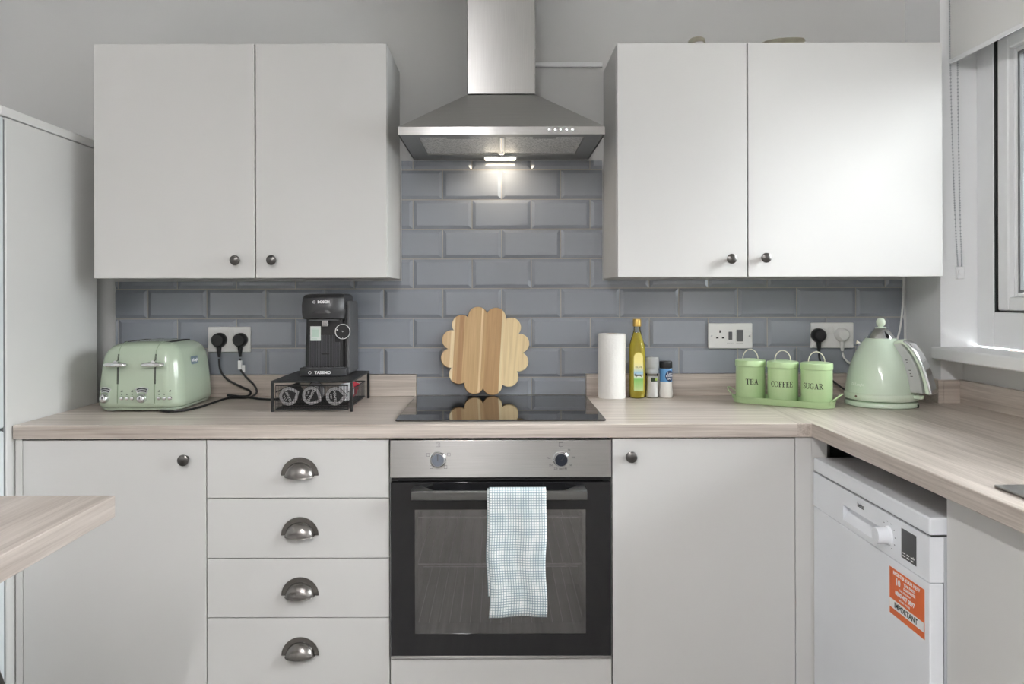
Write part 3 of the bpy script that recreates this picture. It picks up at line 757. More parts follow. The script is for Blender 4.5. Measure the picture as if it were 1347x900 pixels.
acc = 0.0; last = lp[0]
for p_ in lp:
    acc += (p_ - last).length; last = p_
for i in range(len(lp) - 1):
    a_, c_ = lp[i], lp[i+1]; nseg = max(1, int((c_ - a_).length/0.0075))
    for s in range(nseg):
        q = a_.lerp(c_, s/nseg)
        revolve(b, [(0.0, -0.0026), (0.0019, -0.0018), (0.0026, 0), (0.0019, 0.0018), (0.0, 0.0026)], q, (0,0,1), 6, cap0=False, cap1=False)
part(t, 'bead_chain', b, mat('chain_white', (186, 189, 192), 0.4))
b = NB(); bx(b, 1.452, 1.476, -0.226, -0.2155, 1.296, 1.336, bev=0.003); cyl(b, (1.4635, -0.2262, 1.318), (1.4635, -0.229, 1.318), 0.008, n=20); part(t, 'chain_holder', b, M_UPVC)

# scraps lying on the right-hand wall cabinets
def scrap(pts, w, label, base):
    b = NB(); rows = []
    for x, y, z in pts: rows.append([(x, y, z), (x + 0.01, y + w, z + 0.004*math.sin(x*60))])
    R = [[b.verts.new(p) for p in r] for r in rows]
    for a, c in zip(R, R[1:]): b.faces.new((a[0], a[1], c[1], c[0]))
    bmesh.ops.solidify(b, geom=b.faces[:], thickness=0.002)
    solo('packing_paper', b, mat('beige_paper', (248, 242, 230), 0.85, vary=0.12, vscale=30), label, 'packing paper', base)
scrap(spline([(0.592, -0.24, 2.023), (0.60, -0.24, 2.052), (0.625, -0.24, 2.063), (0.648, -0.24, 2.058), (0.655, -0.24, 2.034), (0.672, -0.24, 2.0225)], 4), 0.05, 'small curled scrap of beige paper on top of the wall cabinet right of the hood', (0.63, -0.22, 2.02))
scrap(spline([(0.765, -0.25, 2.023), (0.80, -0.25, 2.03), (0.85, -0.25, 2.049), (0.905, -0.25, 2.056), (0.955, -0.25, 2.055), (0.957, -0.25, 2.040), (0.90, -0.25, 2.038), (0.83, -0.25, 2.0235)], 4), 0.06, 'long folded strip of beige paper on top of the widest wall cabinet', (0.86, -0.22, 2.02))
# ================================================================== things on the worktop
# ------------------------------------------------------------------ toaster
t = thing('toaster', 'sage green four-slice toaster on the worktop beside the fridge freezer', 'toaster', (-1.085, -0.225, WT))
SEC = [(0.012, 0.124, 0.143, 0.045), (0.018, 0.1295, 0.1485, 0.048), (0.03, 0.130, 0.149, 0.048), (0.09, 0.1265, 0.147, 0.05), (0.14, 0.1215, 0.1445, 0.05),
       (0.165, 0.1165, 0.1415, 0.05), (0.182, 0.109, 0.136, 0.05), (0.194, 0.098, 0.127, 0.048), (0.2015, 0.083, 0.114, 0.045), (0.2055, 0.064, 0.098, 0.042), (0.2075, 0.035, 0.07, 0.03)]
def sec_at(z):
    for a, c in zip(SEC, SEC[1:]):
        if a[0] <= z <= c[0]:
            f = (z - a[0])/(c[0] - a[0]); return [a[k] + (c[k]-a[k])*f for k in (1, 2, 3)]
    return SEC[-1][1:] if z > SEC[-1][0] else SEC[0][1:]
def front_y(x, z):
    hx, hy, r = sec_at(z); ax = abs(x)
    if ax <= hx - r: return -hy
    return -(hy - r) - math.sqrt(max(0, r*r - (ax - (hx - r))**2))
def side_x(y, z):
    hx, hy, r = sec_at(z); ay = abs(y)
    if ay <= hy - r: return hx
    return hx - r + math.sqrt(max(0, r*r - (ay - (hy - r))**2))
b = NB(); loft(b, [[(x, y, z) for x, y in rrect(hx, hy, r, 8)] for z, hx, hy, r in SEC]); part(t, 'body', b, M_SAGE, world=False, sharp=60)
b = NB(); loft(b, [[(x, y, z) for x, y in rrect(hx, hy, 0.045, 6)] for z, hx, hy in ((0.0045, 0.121, 0.140), (0.012, 0.125, 0.144))]); part(t, 'base_trim', b, mat('trim_grey_green', (176, 190, 172), 0.3), world=False)
for x in (-0.09, 0.09):
    for y in (-0.115, 0.11):
        b = NB(); cyl(b, (x, y, 0.0002), (x, y, 0.0055), 0.012, n=18); part(t, 'foot', b, M_WHITE_P, world=False)
for x in (-0.0565, 0.055):
    b = NB()
    pts = [(x, front_y(x, z) - 0.0002, z) for z in (0.013, 0.03, 0.06, 0.09, 0.12, 0.14, 0.155, 0.165, 0.175, 0.183, 0.19, 0.196, 0.2015)]
    pts += [(x, -0.10, 0.2052), (x, -0.085, 0.2066)]
    tube(b, pts, 0.0011, 6); part(t, 'seam', b, M_SAGE_DK, world=False)
    b = NB()
    zz = [0.084 + 0.089*i/10 for i in range(11)]
    rows = [[(x - 0.0022, front_y(x, z) - 0.0011, z), (x + 0.0022, front_y(x, z) - 0.0011, z), (x + 0.0022, front_y(x, z) + 0.002, z), (x - 0.0022, front_y(x, z) + 0.002, z)] for z in zz]
    loft(b, rows); part(t, 'lever_slot', b, M_BLACK, world=False)
    # chrome winged lever
    b = NB(); z0 = 0.143; y0 = front_y(x, z0)
    rings = []
    for i in range(13):
        u = -1 + 2*i/12; w_ = 0.034; s = math.sqrt(max(0.02, 1 - u*u))
        hy_, hz_ = 0.005 + 0.008*s, 0.0036 + 0.0046*s
        rings.append([(x + u*w_, y0 - 0.016 + hy_*math.cos(a), z0 - 0.001*abs(u) + hz_*math.sin(a)) for a in (2*PI*k/12 for k in range(12))])
    loft(b, rings)
    prism(b, [(x - 0.012, z0 + 0.003), (x + 0.012, z0 + 0.003), (x + 0.004, z0 + 0.0115), (x - 0.001, z0 + 0.0125)], 'Y', y0 - 0.020, y0 - 0.006)
    cyl(b, (x, y0 - 0.008, z0), (x, y0 + 0.001, z0), 0.002, n=10)
    part(t, 'lever', b, M_CHROME, world=False, sharp=50)
    # browning gauge and knob
    kx = x - 0.0385
    b = NB(); fy = lambda dx, z: front_y(kx + dx, z) - 0.0008
    def arcpoly(r0, r1, a0, a1, off, n=10):
        cz = 0.0265
        A = [a0 + (a1-a0)*i/n for i in range(n+1)]
        lo = []; hi = []
        for a in A:
            for r, dst in ((r0, lo), (r1, hi)):
                dx, z = r*math.sin(a), cz + r*math.cos(a)*1.15
                dst.append((kx + dx, fy(dx, z) - off, z))
        V = [[b.verts.new(p) for p in q] for q in (lo, hi)]
        nf = []
        for i in range(n): nf.append(b.faces.new((V[0][i], V[0][i+1], V[1][i+1], V[1][i])))
        bmesh.ops.solidify(b, geom=nf, thickness=0.0006)
    arcpoly(0.0285, 0.0425, -0.5, 0.5, 0.0003); part(t, 'gauge', b, mat('gauge_silver_white', (224, 226, 226), 0.3), world=False)
    b = NB(); arcpoly(0.0315, 0.0345, -0.40, 0.42, 0.0012); arcpoly(0.0375, 0.040, -0.40, 0.42, 0.0012); part(t, 'gauge_scale', b, M_PRINTG, world=False)
    b = NB(); revolve(b, [(0.0145, 0), (0.0145, 0.003), (0.0125, 0.006), (0.0115, 0.013), (0.0085, 0.0165), (0, 0.0175)], (kx, front_y(kx, 0.041) + 0.0008, 0.041), (0,-1,0), 28, cap1=False)
    part(t, 'knob', b, M_CHROME, world=False)
    b = NB(); bx(b, -0.001, 0.001, -0.0186, -0.0168, -0.0005, 0.006); move_new(b, 0, Matrix.Translation((kx, front_y(kx, 0.041), 0.041))); part(t, 'knob_pointer', b, M_PRINTG, world=False)
    for i in range(3):
        bxx = x + 0.0125 + i*0.0155; yy = front_y(bxx, 0.0415)
        b = NB(); revolve(b, [(0.0062, 0), (0.0058, 0.002), (0.0048, 0.004), (0, 0.0052)], (bxx, yy + 0.0006, 0.0415), (0,-1,0), 18, cap1=False); part(t, 'button', b, M_CHROME, world=False)
    b = NB()
    for i, s in ((0, 'd'), (1, 'n'), (2, 'u')):
        bxx = x + 0.0125 + i*0.0155; yy = front_y(bxx, 0.053) - 0.0004; bx(b, bxx - 0.0016, bxx + 0.0016, yy, yy + 0.001, 0.0515, 0.0545)
        if i != 1: bx(b, bxx - 0.003, bxx + 0.003, yy, yy + 0.001, 0.0608, 0.0632); bx(b, bxx - 0.001, bxx + 0.003, yy, yy + 0.001, 0.0632, 0.0652)
    part(t, 'markings', b, M_PRINTG, world=False)
for x in (-0.063, -0.022, 0.022, 0.063):
    b = NB(); zt = 0.2062 if abs(x) > 0.03 else 0.2072
    bx(b, x - 0.010, x + 0.010, -0.068, 0.078, zt - 0.006, zt + 0.0002); part(t, 'bread_slot', b, M_DARK, world=False)
b = NB(); y_, z_ = -0.012, 0.145; sx_ = side_x(y_, z_)
n0 = 0
loft(b, [[(0.0, x, z) for x, z in rrect(0.027, 0.0125, 0.006)], [(0.0015, x, z) for x, z in rrect(0.027, 0.0125, 0.006)]])
tilt = Matrix.Translation((sx_ - 0.0002, y_, z_)) @ Matrix.Rotation(-0.09, 4, 'Y')
move_new(b, 0, tilt); bd = part(t, 'badge', b, mat('badge_blue_grey', (104, 122, 132), 0.35), world=False)
b = NB(); text(b, "De'Longhi", 0.0125, (0.0017, 0, 0), FACE_PX, bold=0.0002, sx=0.9); move_new(b, 0, tilt); part(bd, 'lettering', b, M_PRINTW, world=False)

# sockets, plugs and cords
def plate(b, cx, cz, hw=0.0735, hh=0.0435): bx(b, cx - hw, cx + hw, -0.0185, -0.0092, cz - hh, cz + hh, bev=0.003)
def rockers(t, cx, cz, xs_, h=0.012, wv=0.0075, m=None):
    for dx in xs_:
        b = NB(); bx(b, cx + dx - wv, cx + dx + wv, -0.0215, -0.0184, cz + 0.019 - h, cz + 0.019 + h, bev=0.001); part(t, 'rocker_switch', b, m or M_WHITE_P)
def plug(b, cx, cz, r=0.0245, mi=0, y0=-0.019):
    rings = []
    for y, s in ((y0, 0.92), (y0 - 0.003, 1.0), (y0 - 0.014, 1.0), (y0 - 0.024, 0.93), (y0 - 0.030, 0.72)):
        rg = []
        for i in range(28):
            a = 2*PI*i/28; x, z = math.cos(a), math.sin(a)
            if z < 0: x *= (1 - 0.22*(-z)**1.5); z *= 1.05
            rg.append((cx + r*s*x, y, cz + r*s*z))
        rings.append(rg)
    loft(b, rings, mi=mi)
    revolve(b, [(0.0085, 0.0), (0.0075, 0.012), (0.0055, 0.026), (0.0045, 0.034)], (cx, y0 - 0.013, cz - r*0.93), (0,0,-1), 14, mi=mi)
def screws(t, cx, cz, dx=0.06):
    for s in (-1, 1):
        b = NB(); cyl(b, (cx + s*dx, -0.0184, cz), (cx + s*dx, -0.0192, cz), 0.0032, n=14); part(t, 'screw', b, M_CHROME)

t = thing('wall_socket', 'white double wall socket with two black plugs, behind the toaster', 'wall socket', (-0.928, -0.014, 1.055))
b = NB(); plate(b, -0.928, 1.0985); part(t, 'face_plate', b, M_WHITE_P); rockers(t, -0.928, 1.0985, (-0.009, 0.010))
t = thing('wall_socket', 'white double wall socket with one black and one white plug, behind the kettle', 'wall socket', (1.142, -0.014, 1.064))
b = NB(); plate(b, 1.142, 1.1075); part(t, 'face_plate', b, M_WHITE_P); rockers(t, 1.142, 1.1075, (-0.009, 0.010))
t = thing('cooker_switch', 'white cooker switch plate with grey rockers and an empty socket', 'cooker switch', (0.7925, -0.014, 1.063))
b = NB(); plate(b, 0.7925, 1.1065, 0.0755, 0.0435); part(t, 'face_plate', b, M_WHITE_P)
b = NB(); bx(b, 0.824 - 0.0115, 0.824 + 0.0115, -0.0225, -0.0184, 1.0875, 1.1275, bev=0.0015); part(t, 'cooker_rocker', b, mat('rocker_grey', (96, 97, 99), 0.35))
b = NB(); bx(b, 0.785, 0.798, -0.0218, -0.0184, 1.093, 1.121, bev=0.0015); part(t, 'socket_rocker', b, mat('rocker_grey_small', (96, 97, 99), 0.35))
for q in ((0.7565, 1.1215, 0.0025, 0.0045), (0.747, 1.100, 0.0042, 0.0026), (0.767, 1.100, 0.0042, 0.0026)):
    b = NB(); bx(b, q[0]-q[2], q[0]+q[2], -0.0188, -0.0183, q[1]-q[3], q[1]+q[3]); part(t, 'pin_hole', b, M_DARK)
screws(t, 0.7925, 1.1065, 0.0655)
b = NB(); text(b, 'SOCKET', 0.006, (0.791, -0.0187, 1.0805)); text(b, 'COOKER', 0.006, (0.824, -0.0187, 1.0805)); part(t, 'lettering', b, mat('faint_print', (176, 176, 174), 0.5))

# toaster's own cord with its plug and tag
tz = WT + 0.004
tt = [o for o in COL.objects if o.name == 'toaster'][0]
b = NB()
tube(b, spline([(-0.886, -0.033, 1.034), (-0.884, -0.036, 1.0), (-0.866, -0.04, 0.975), (-0.835, -0.045, 0.945), (-0.825, -0.05, 0.920), (-0.845, -0.065, tz), (-0.90, -0.11, tz + 0.003), (-0.920, -0.20, tz), (-0.925, -0.29, tz), (-0.945, -0.368, tz), (-0.985, -0.385, tz), (-1.02, -0.36, tz - 0.0008)], 8), 0.0035, 8)
cd = part(tt, 'power_cord', b, M_CORD)
b = NB(); plug(b, -0.886, 1.097); part(cd, 'plug', b, M_BLACK)
b = NB(); bx(b, -0.8905, -0.8795, -0.0425, -0.030, 0.998, 1.028, bev=0.001); bx(b, -0.882, -0.868, -0.037, -0.036, 0.989, 1.012); part(cd, 'cord_tag', b, M_PRINTW, label='white paper tag on the cord')

# ------------------------------------------------------------------ capsule rack and coffee machine
RX0, RX1, RY0, RY1, RZ = -0.682, -0.4385, -0.380, -0.064, 0.995
t = thing('capsule_rack', 'black wire capsule drawer rack under the coffee machine', 'capsule rack', (-0.56, -0.22, WT))
M_WIRE = mat('black_wire', (24, 24, 25), 0.4)
b = NB(); bx(b, RX0, RX1, RY0, RY1, RZ - 0.006, RZ, bev=0.0015); part(t, 'top_plate', b, mat('black_top', (30, 30, 31), 0.45, bump=0.3, bscale=700))
for x in (RX0 + 0.004, RX1 - 0.004):
    for y in (RY0 + 0.004, RY1 - 0.004):
        b = NB(); bx(b, x - 0.004, x + 0.004, y - 0.004, y + 0.004, WT + 0.0003, RZ - 0.006, bev=0.001); part(t, 'leg', b, M_WIRE)
b = NB()
dz0, dz1 = WT + 0.008, RZ - 0.014; dx0, dx1 = RX0 + 0.014, RX1 - 0.014; yf, yb = RY0 + 0.003, RY1 - 0.012
tube(b, [(dx0, yf, dz0), (dx1, yf, dz0), (dx1, yf, dz1), (dx0, yf, dz1)], 0.0022, 8, closed=True)
tube(b, [(dx0, yb, dz0), (dx1, yb, dz0), (dx1, yb, dz1 - 0.02), (dx0, yb, dz1 - 0.02)], 0.0018, 8, closed=True)
for z in (dz0, dz1 - 0.02):
    for x in (dx0, dx1): tube(b, [(x, yf, z), (x, yb, z)], 0.0016, 6)
for i in range(1, 17):
    y = yf + (yb - yf)*i/17
    for x in (dx0, dx1): tube(b, [(x, y, dz0), (x, y, dz1 - 0.02)], 0.0011, 5)
    tube(b, [(dx0, y, dz0), (dx1, y, dz0)], 0.0012, 5)
dwr = part(t, 'wire_drawer', b, M_WIRE)
b = NB()
for i in range(1, 46): x = dx0 + (dx1-dx0)*i/46; bx(b, x - 0.0004, x + 0.0004, yf - 0.0004, yf + 0.0004, dz0, dz1)
for i in range(1, 16): z = dz0 + (dz1-dz0)*i/16; bx(b, dx0, dx1, yf - 0.0004, yf + 0.0004, z - 0.0004, z + 0.0004)
part(dwr, 'front_mesh', b, M_WIRE)

M_FOIL = mat('capsule_foil_white', (214, 214, 216), 0.35)
M_FOILD = mat('capsule_label_charcoal', (44, 43, 46), 0.4)
M_RED = mat('capsule_red', (170, 24, 44), 0.35)
def drop(r, tip, ang, n=36):
    out = []
    a0 = math.acos(min(1, r/tip))
    for i in range(n):
        a = a0 + (2*PI - 2*a0)*i/(n-1); out.append((r*math.cos(a + ang), r*math.sin(a + ang)))
    out.append((tip*math.cos(ang), tip*math.sin(ang))); return out
def capsule(x, y, z, ang, label, lidm, coverm, words=None, tiltx=0.0, turn=0.0):
    t = thing('coffee_capsule', label, 'coffee capsule', (x, y, z), 0, 'coffee capsules in the wire rack')
    M = Matrix.Rotation(turn, 4, 'Z') @ Matrix.Rotation(tiltx, 4, 'X')
    b = NB()
    loft(b, [[(p[0]*s, yy, p[1]*s) for p in drop(0.0285, 0.0365, ang)] for s, yy in ((0.97, -0.0005), (1.0, 0.0), (1.0, 0.0025), (0.86, 0.004), (0.80, 0.014), (0.6, 0.017))])
    move_new(b, 0, M); part(t, 'cup', b, coverm, world=False)
    b = NB(); loft(b, [[(p[0], yy, p[1]) for p in drop(0.0275, 0.035, ang)] for yy in (-0.0012, -0.0006)]); move_new(b, 0, M); part(t, 'foil_lid', b, lidm, world=False)
    if words:
        b = NB(); loft(b, [[(p[0], yy, p[1]) for p in drop(0.0185, 0.025, ang)] for yy in (-0.0018, -0.0013)]); move_new(b, 0, M); part(t, 'label_panel', b, M_FOILD, world=False)
        b = NB(); text(b, words, 0.0105, (0.002, -0.0021, 0), bold=0.0004); text(b, "L'OR", 0.007, (0.0, -0.0021, 0.0115), bold=0.0002)
        move_new(b, 0, M @ Matrix.Rotation(-(ang + PI/2), 4, 'Y') @ Matrix.Rotation(PI if words == 'x' else 0, 4, 'Y')); part(t, 'lettering', b, M_PRINTW, world=False)
        b = NB()
        for i in range(9):
            a = ang + PI*0.35 + i*0.28
            text(b, 'I', 0.004, (0.0225*math.cos(a), -0.0014, 0.0225*math.sin(a)))
        move_new(b, 0, M); part(t, 'rim_print', b, M_PRINTG, world=False)
cz = WT + 0.0455
capsule(-0.6325, RY0 + 0.014, cz, 0.42, 'leftmost capsule showing in the front of the rack, tip up right', M_FOIL, M_BLACK, 'LUNGO')
capsule(-0.5645, RY0 + 0.015, cz + 0.002, -0.5, 'middle capsule showing in the front of the rack, tip down right', M_FOIL, M_BLACK, 'LUNGO')
capsule(-0.4930, RY0 + 0.014, cz, 0.06, 'rightmost capsule showing in the front of the rack, tip to the right', M_FOIL, M_BLACK, 'LUNGO')
capsule(-0.6250, RY0 + 0.050, cz + 0.004, 1.2, 'dark capsule behind the leftmost one in the front of the rack', M_BLACK, M_BLACK)
capsule(-0.5605, RY0 + 0.052, cz + 0.0095, 1.5, 'plain white-lidded capsule behind the middle one in the rack', M_FOIL, M_BLACK)
capsule(-0.4795, RY0 + 0.105, cz + 0.001, 0.9, 'white capsule at the right side of the rack', M_FOIL, M_FOIL, turn=0.5)
capsule(-0.4780, RY0 + 0.155, cz + 0.003, 1.4, 'front red capsule at the right side of the rack', M_RED, M_RED, turn=0.7)
capsule(-0.4830, RY0 + 0.195, cz, 0.4, 'rear red capsule at the right side of the rack', M_RED, M_RED, turn=0.6)

t = thing('coffee_machine', 'black pod coffee machine standing on the wire capsule rack', 'coffee machine', (-0.555, -0.17, RZ))
M_CM = mat('coffee_charcoal', (54, 54, 56), 0.33); M_CMD = mat('coffee_black', (32, 32, 34), 0.3); M_CMS = mat('coffee_side_grey', (84, 84, 86), 0.45, bump=0.15, bscale=500)
def rr(hx, y0, y1, z, r, cx=0.0, n=6): return [(x + cx, y, z) for x, y in rrect(hx, (y1-y0)/2, r, n, 0, (y0+y1)/2)]
# drip tray base with a bowed front
def bow(hx, yf_, yb_, z, bulge):
    pts = [(hx, yb_, z)]; pts.append((-hx, yb_, z))
    for i in range(13):
        u = -1 + 2*i/12; pts.append((hx*u, yf_ - bulge*(1 - abs(u)**2.4), z))
    return pts
b = NB(); loft(b, [bow(0.0715, -0.078, 0.10, 0.0004, 0.020), bow(0.0735, -0.080, 0.10, 0.004, 0.022), bow(0.0735, -0.080, 0.10, 0.024, 0.022), bow(0.071, -0.078, 0.10, 0.027, 0.02)]); bs = part(t, 'base', b, M_CM, world=False)
b = NB(); loft(b, [bow(0.066, -0.070, -0.012, 0.0271, 0.019), bow(0.066, -0.070, -0.012, 0.0290, 0.019)])
for i in range(9): x = -0.052 + i*0.013; bx(b, x - 0.0025, x + 0.0025, -0.078 + 0.25*abs(x)*abs(x)*20, -0.02, 0.029, 0.0298)
part(bs, 'drip_grid', b, mat('grid_chrome_grey', (118, 118, 120), 0.25, 1.0), world=False)
b = NB(); text(b, 'TASSIMO', 0.0125, (0.004, -0.1022, 0.0135), bold=0.0005); annulus(b, 0, 0, 0.0035, 0.0048, -0.0003, 0.0003, 20)
b.verts.ensure_lookup_table()
# ring emblem left of the word
nv = 20*4
vs = b.verts[-nv:]
for v in vs: v.co = FACE_MY @ v.co + Vector((-0.0365, -0.1006, 0.0135))
part(bs, 'lettering', b, M_PRINTW, world=False)
# column with ribbed front
b = NB()
loft(b, [rr(0.0685, -0.042, 0.095, 0.0272, 0.02), rr(0.0665, -0.042, 0.095, 0.10, 0.02), rr(0.0645, -0.042, 0.095, 0.19, 0.02)])
colm = part(t, 'column', b, M_CMD, world=False)
b = NB()
for i in range(19):
    x = -0.050 + i*0.0052
    bx(b, x - 0.0013, x + 0.0013, -0.0445, -0.0415, 0.030, 0.128 if x < 0.03 else 0.105)
part(colm, 'ribs', b, mat('rib_grey', (74, 74, 78), 0.3), world=False)
b = NB(); bx(b, -0.012, 0.013, -0.0465, -0.043, 0.066, 0.071); part(colm, 'slot', b, M_DARK, world=False)
# rounded brewing head
b = NB()
def head(hx, yf_, z, bulge, cx=-0.002):
    pts = [(hx + cx, 0.085, z), (-hx + cx, 0.085, z)]
    for i in range(17):
        u = -1 + 2*i/16; pts.append((hx*u + cx, yf_ - bulge*(1 - abs(u)**3), z))
    return pts
loft(b, [head(0.058, -0.055, 0.178, 0.018), head(0.0645, -0.064, 0.182, 0.020), head(0.0668, -0.068, 0.200, 0.022), head(0.0672, -0.067, 0.225, 0.022), head(0.0655, -0.060, 0.247, 0.022), head(0.0615, -0.048, 0.2555, 0.02), head(0.050, -0.02, 0.2595, 0.015)])
hd = part(t, 'brew_head', b, M_CM, world=False)
b = NB()
rings = []
for i in range(15):
    u = -1 + 2*i/14; yy = -0.0680 - 0.022*(1 - abs(u*0.45)**3)
    hz_ = 0.011*math.sqrt(max(0.004, 1 - u*u)); rings.append([(u*0.030 - 0.002, yy - 0.002, 0.203 - 0.004), (u*0.030 - 0.002, yy - 0.0006, 0.203 - 0.004 + hz_), (u*0.030 - 0.002, yy + 0.004, 0.203 - 0.004)])
loft(b, rings); part(hd, 'grip_recess', b, M_CMD, world=False)
b = NB(); text(b, 'BOSCH', 0.0115, (0.0045, -0.0893, 0.2335), bold=0.0005); part(hd, 'lettering', b, M_PRINTW, world=False)
b = NB(); annulus(b, 0, 0, 0.0033, 0.0045, -0.0003, 0.0003, 20)
for v in b.verts: v.co = FACE_MY @ v.co + Vector((-0.0255, -0.0885, 0.2335))
bx(b, -0.0275, -0.0235, -0.0889, -0.0883, 0.2328, 0.2342); part(hd, 'emblem', b, M_PRINTW, world=False)
b = NB(); loft(b, [[(x + 0.005, y - 0.066, z) for x, y in rrect(h, h*0.8, 0.003)] for h, z in ((0.0085, 0.157), (0.010, 0.162), (0.0105, 0.1785))]); part(t, 'spout', b, mat('spout_silver', (196, 196, 198), 0.2, 0.9), world=False)
b = NB(); bx(b, -0.045, 0.045, -0.078, -0.02, 0.1745, 0.1783, bev=0.001); part(t, 'spout_plate', b, mat('plate_grey', (120, 120, 122), 0.3, 0.6), world=False)
b = NB(); bx(b, -0.0475, -0.0145, -0.0460, -0.0446, 0.110, 0.156)
stk = part(t, 'sticker', b, mat('sticker_pale', (216, 224, 218), 0.5), world=False, label='white and pale green sticker')
b = NB(); bx(b, -0.043, -0.019, -0.0464, -0.0461, 0.121, 0.146); bx(b, -0.043, -0.019, -0.0464, -0.0461, 0.149, 0.1515); bx(b, -0.043, -0.026, -0.0464, -0.0461, 0.1145, 0.117); part(stk, 'print', b, mat('sticker_green', (188, 210, 196), 0.5), world=False)
# control dial
b = NB(); cyl(b, (0.058, -0.036, 0.1395), (0.058, -0.0585, 0.1395), 0.0235, n=40); dl = part(t, 'dial', b, M_CMD, world=False)
b = NB(); n0 = 0; annulus(b, 0, 0, 0.0222, 0.0240, -0.0012, 0.0012, 48)
for v in b.verts: v.co = FACE_MY @ v.co + Vector((0.058, -0.0592, 0.1395))
part(dl, 'ring', b, M_PRINTW, world=False)
b = NB(); text(b, '>', 0.011, (0.041, -0.0588, 0.1445), bold=0.0004); text(b, 'o', 0.008, (0.058, -0.0588, 0.1405)); bx(b, 0.0574, 0.0586, -0.0592, -0.0586, 0.119, 0.1215); part(dl, 'dial_marks', b, M_PRINTW, world=False)
# water tank on the right
b = NB(); prism(b, [(-0.050, 0.006), (0.106, 0.006), (0.103, 0.120), (0.096, 0.228), (0.072, 0.236), (-0.040, 0.236), (-0.048, 0.12)], 'X', 0.0685, 0.0785)
part(t, 'side_panel', b, M_CMS, world=False, bevel=0.002)
b = NB(); bx(b, 0.0625, 0.0682, -0.046, 0.10, 0.003, 0.225); part(t, 'side_gap', b, M_CMD, world=False)
# its cord
b = NB(); tube(b, spline([(-0.958, -0.033, 1.034), (-0.952, -0.036, 0.995), (-0.930, -0.036, 0.965), (-0.885, -0.036, 0.94), (-0.850, -0.04, 0.924), (-0.852, -0.055, 0.910), (-0.885, -0.082, tz + 0.006), (-0.905, -0.098, tz + 0.010), (-0.897, -0.105, tz + 0.012), (-0.862, -0.09, tz + 0.006), (-0.80, -0.105, tz), (-0.745, -0.12, tz), (-0.71, -0.075, tz), (-0.67, -0.044, tz + 0.01), (-0.61, -0.041, 0.99), (-0.58, -0.050, 1.02), (-0.575, -0.071, 1.03)], 8), 0.0035, 8)
cd = part(t, 'power_cord', b, M_CORD)
b = NB(); plug(b, -0.958, 1.097, 0.0255); part(cd, 'plug', b, M_BLACK)

# ------------------------------------------------------------------ scalloped board leaning on the wall
m = bpy.data.materials.new('laminated_wood'); m.use_nodes = True
nt = m.node_tree; N = nt.nodes; L = nt.links; p = N['Principled BSDF']; p.inputs['Roughness'].default_value = 0.5
tc = N.new('ShaderNodeTexCoord'); sp = N.new('ShaderNodeSeparateXYZ'); L.new(tc.outputs['Object'], sp.inputs[0])
mr = N.new('ShaderNodeMapRange'); mr.inputs[1].default_value = -0.155; mr.inputs[2].default_value = 0.155; L.new(sp.outputs['X'], mr.inputs[0])
rp = N.new('ShaderNodeValToRGB'); rp.color_ramp.interpolation = 'CONSTANT'; L.new(mr.outputs[0], rp.inputs[0])
stops = [(0.0, (224, 194, 150)), (0.115, (246, 226, 186)), (0.155, (204, 168, 122)), (0.20, (188, 148, 104)), (0.255, (212, 178, 130)), (0.44, (242, 218, 172)), (0.462, (206, 170, 122)), (0.50, (196, 158, 110)), (0.665, (246, 226, 182)), (0.69, (246, 222, 174))]
e = rp.color_ramp.elements
for i, (q, c) in enumerate(stops):
    if i < 2: e[i].position = q; e[i].color = lin(*c)
    else: n_ = e.new(q); n_.color = lin(*c)
mp = N.new('ShaderNodeMapping'); mp.inputs['Scale'].default_value = (110, 110, 5); L.new(tc.outputs['Object'], mp.inputs[0])
nz = N.new('ShaderNodeTexNoise'); nz.inputs['Scale'].default_value = 1; nz.inputs['Detail'].default_value = 5; nz.inputs['Distortion'].default_value = 0.8; L.new(mp.outputs[0], nz.inputs['Vector'])
r2 = N.new('ShaderNodeValToRGB'); r2.color_ramp.elements[0].position = 0.3; r2.color_ramp.elements[1].position = 0.7
r2.color_ramp.elements[0].color = (0.78, 0.74, 0.68, 1); r2.color_ramp.elements[1].color = (1, 1, 1, 1); L.new(nz.outputs[0], r2.inputs[0])
mc = N.new('ShaderNodeMixRGB'); mc.blend_type = 'MULTIPLY'; mc.inputs[0].default_value = 0.9; L.new(rp.outputs[0], mc.inputs[1]); L.new(r2.outputs[0], mc.inputs[2])
L.new(mc.outputs[0], p.inputs['Base Color'])
b = NB(); pr, pc = 0.0335, 0.1195
poly = []
for i in range(360):
    a = math.radians(i); best = 0
    for k_ in range(12):
        d_ = a - (math.radians(15 + 30*k_)); s2 = pr*pr - (pc*math.sin(d_))**2
        if s2 >= 0 and math.cos(d_) > 0: best = max(best, pc*math.cos(d_) + math.sqrt(s2))
    poly.append((best*math.cos(a), best*math.sin(a)))
def inset(q, k_): return [(x*(1-k_), z*(1-k_)) for x, z in q]
loft(b, [[(x, y, z) for x, z in q] for q, y in ((inset(poly, 0.014), -0.008), (poly, -0.0055), (poly, 0.0055), (inset(poly, 0.014), 0.008))])
bd = solo('cutting_board', b, m, 'round scalloped wooden board leaning on the tiles behind the hob', 'cutting board', sharp=25)
lean = math.atan2(0.030, 0.30)
bd.rotation_euler = (-lean, math.radians(3.2), 0)
bd.location = (-0.0495, -0.0325, WT + 0.0058 + 0.1502*math.cos(lean) + 0.0012)

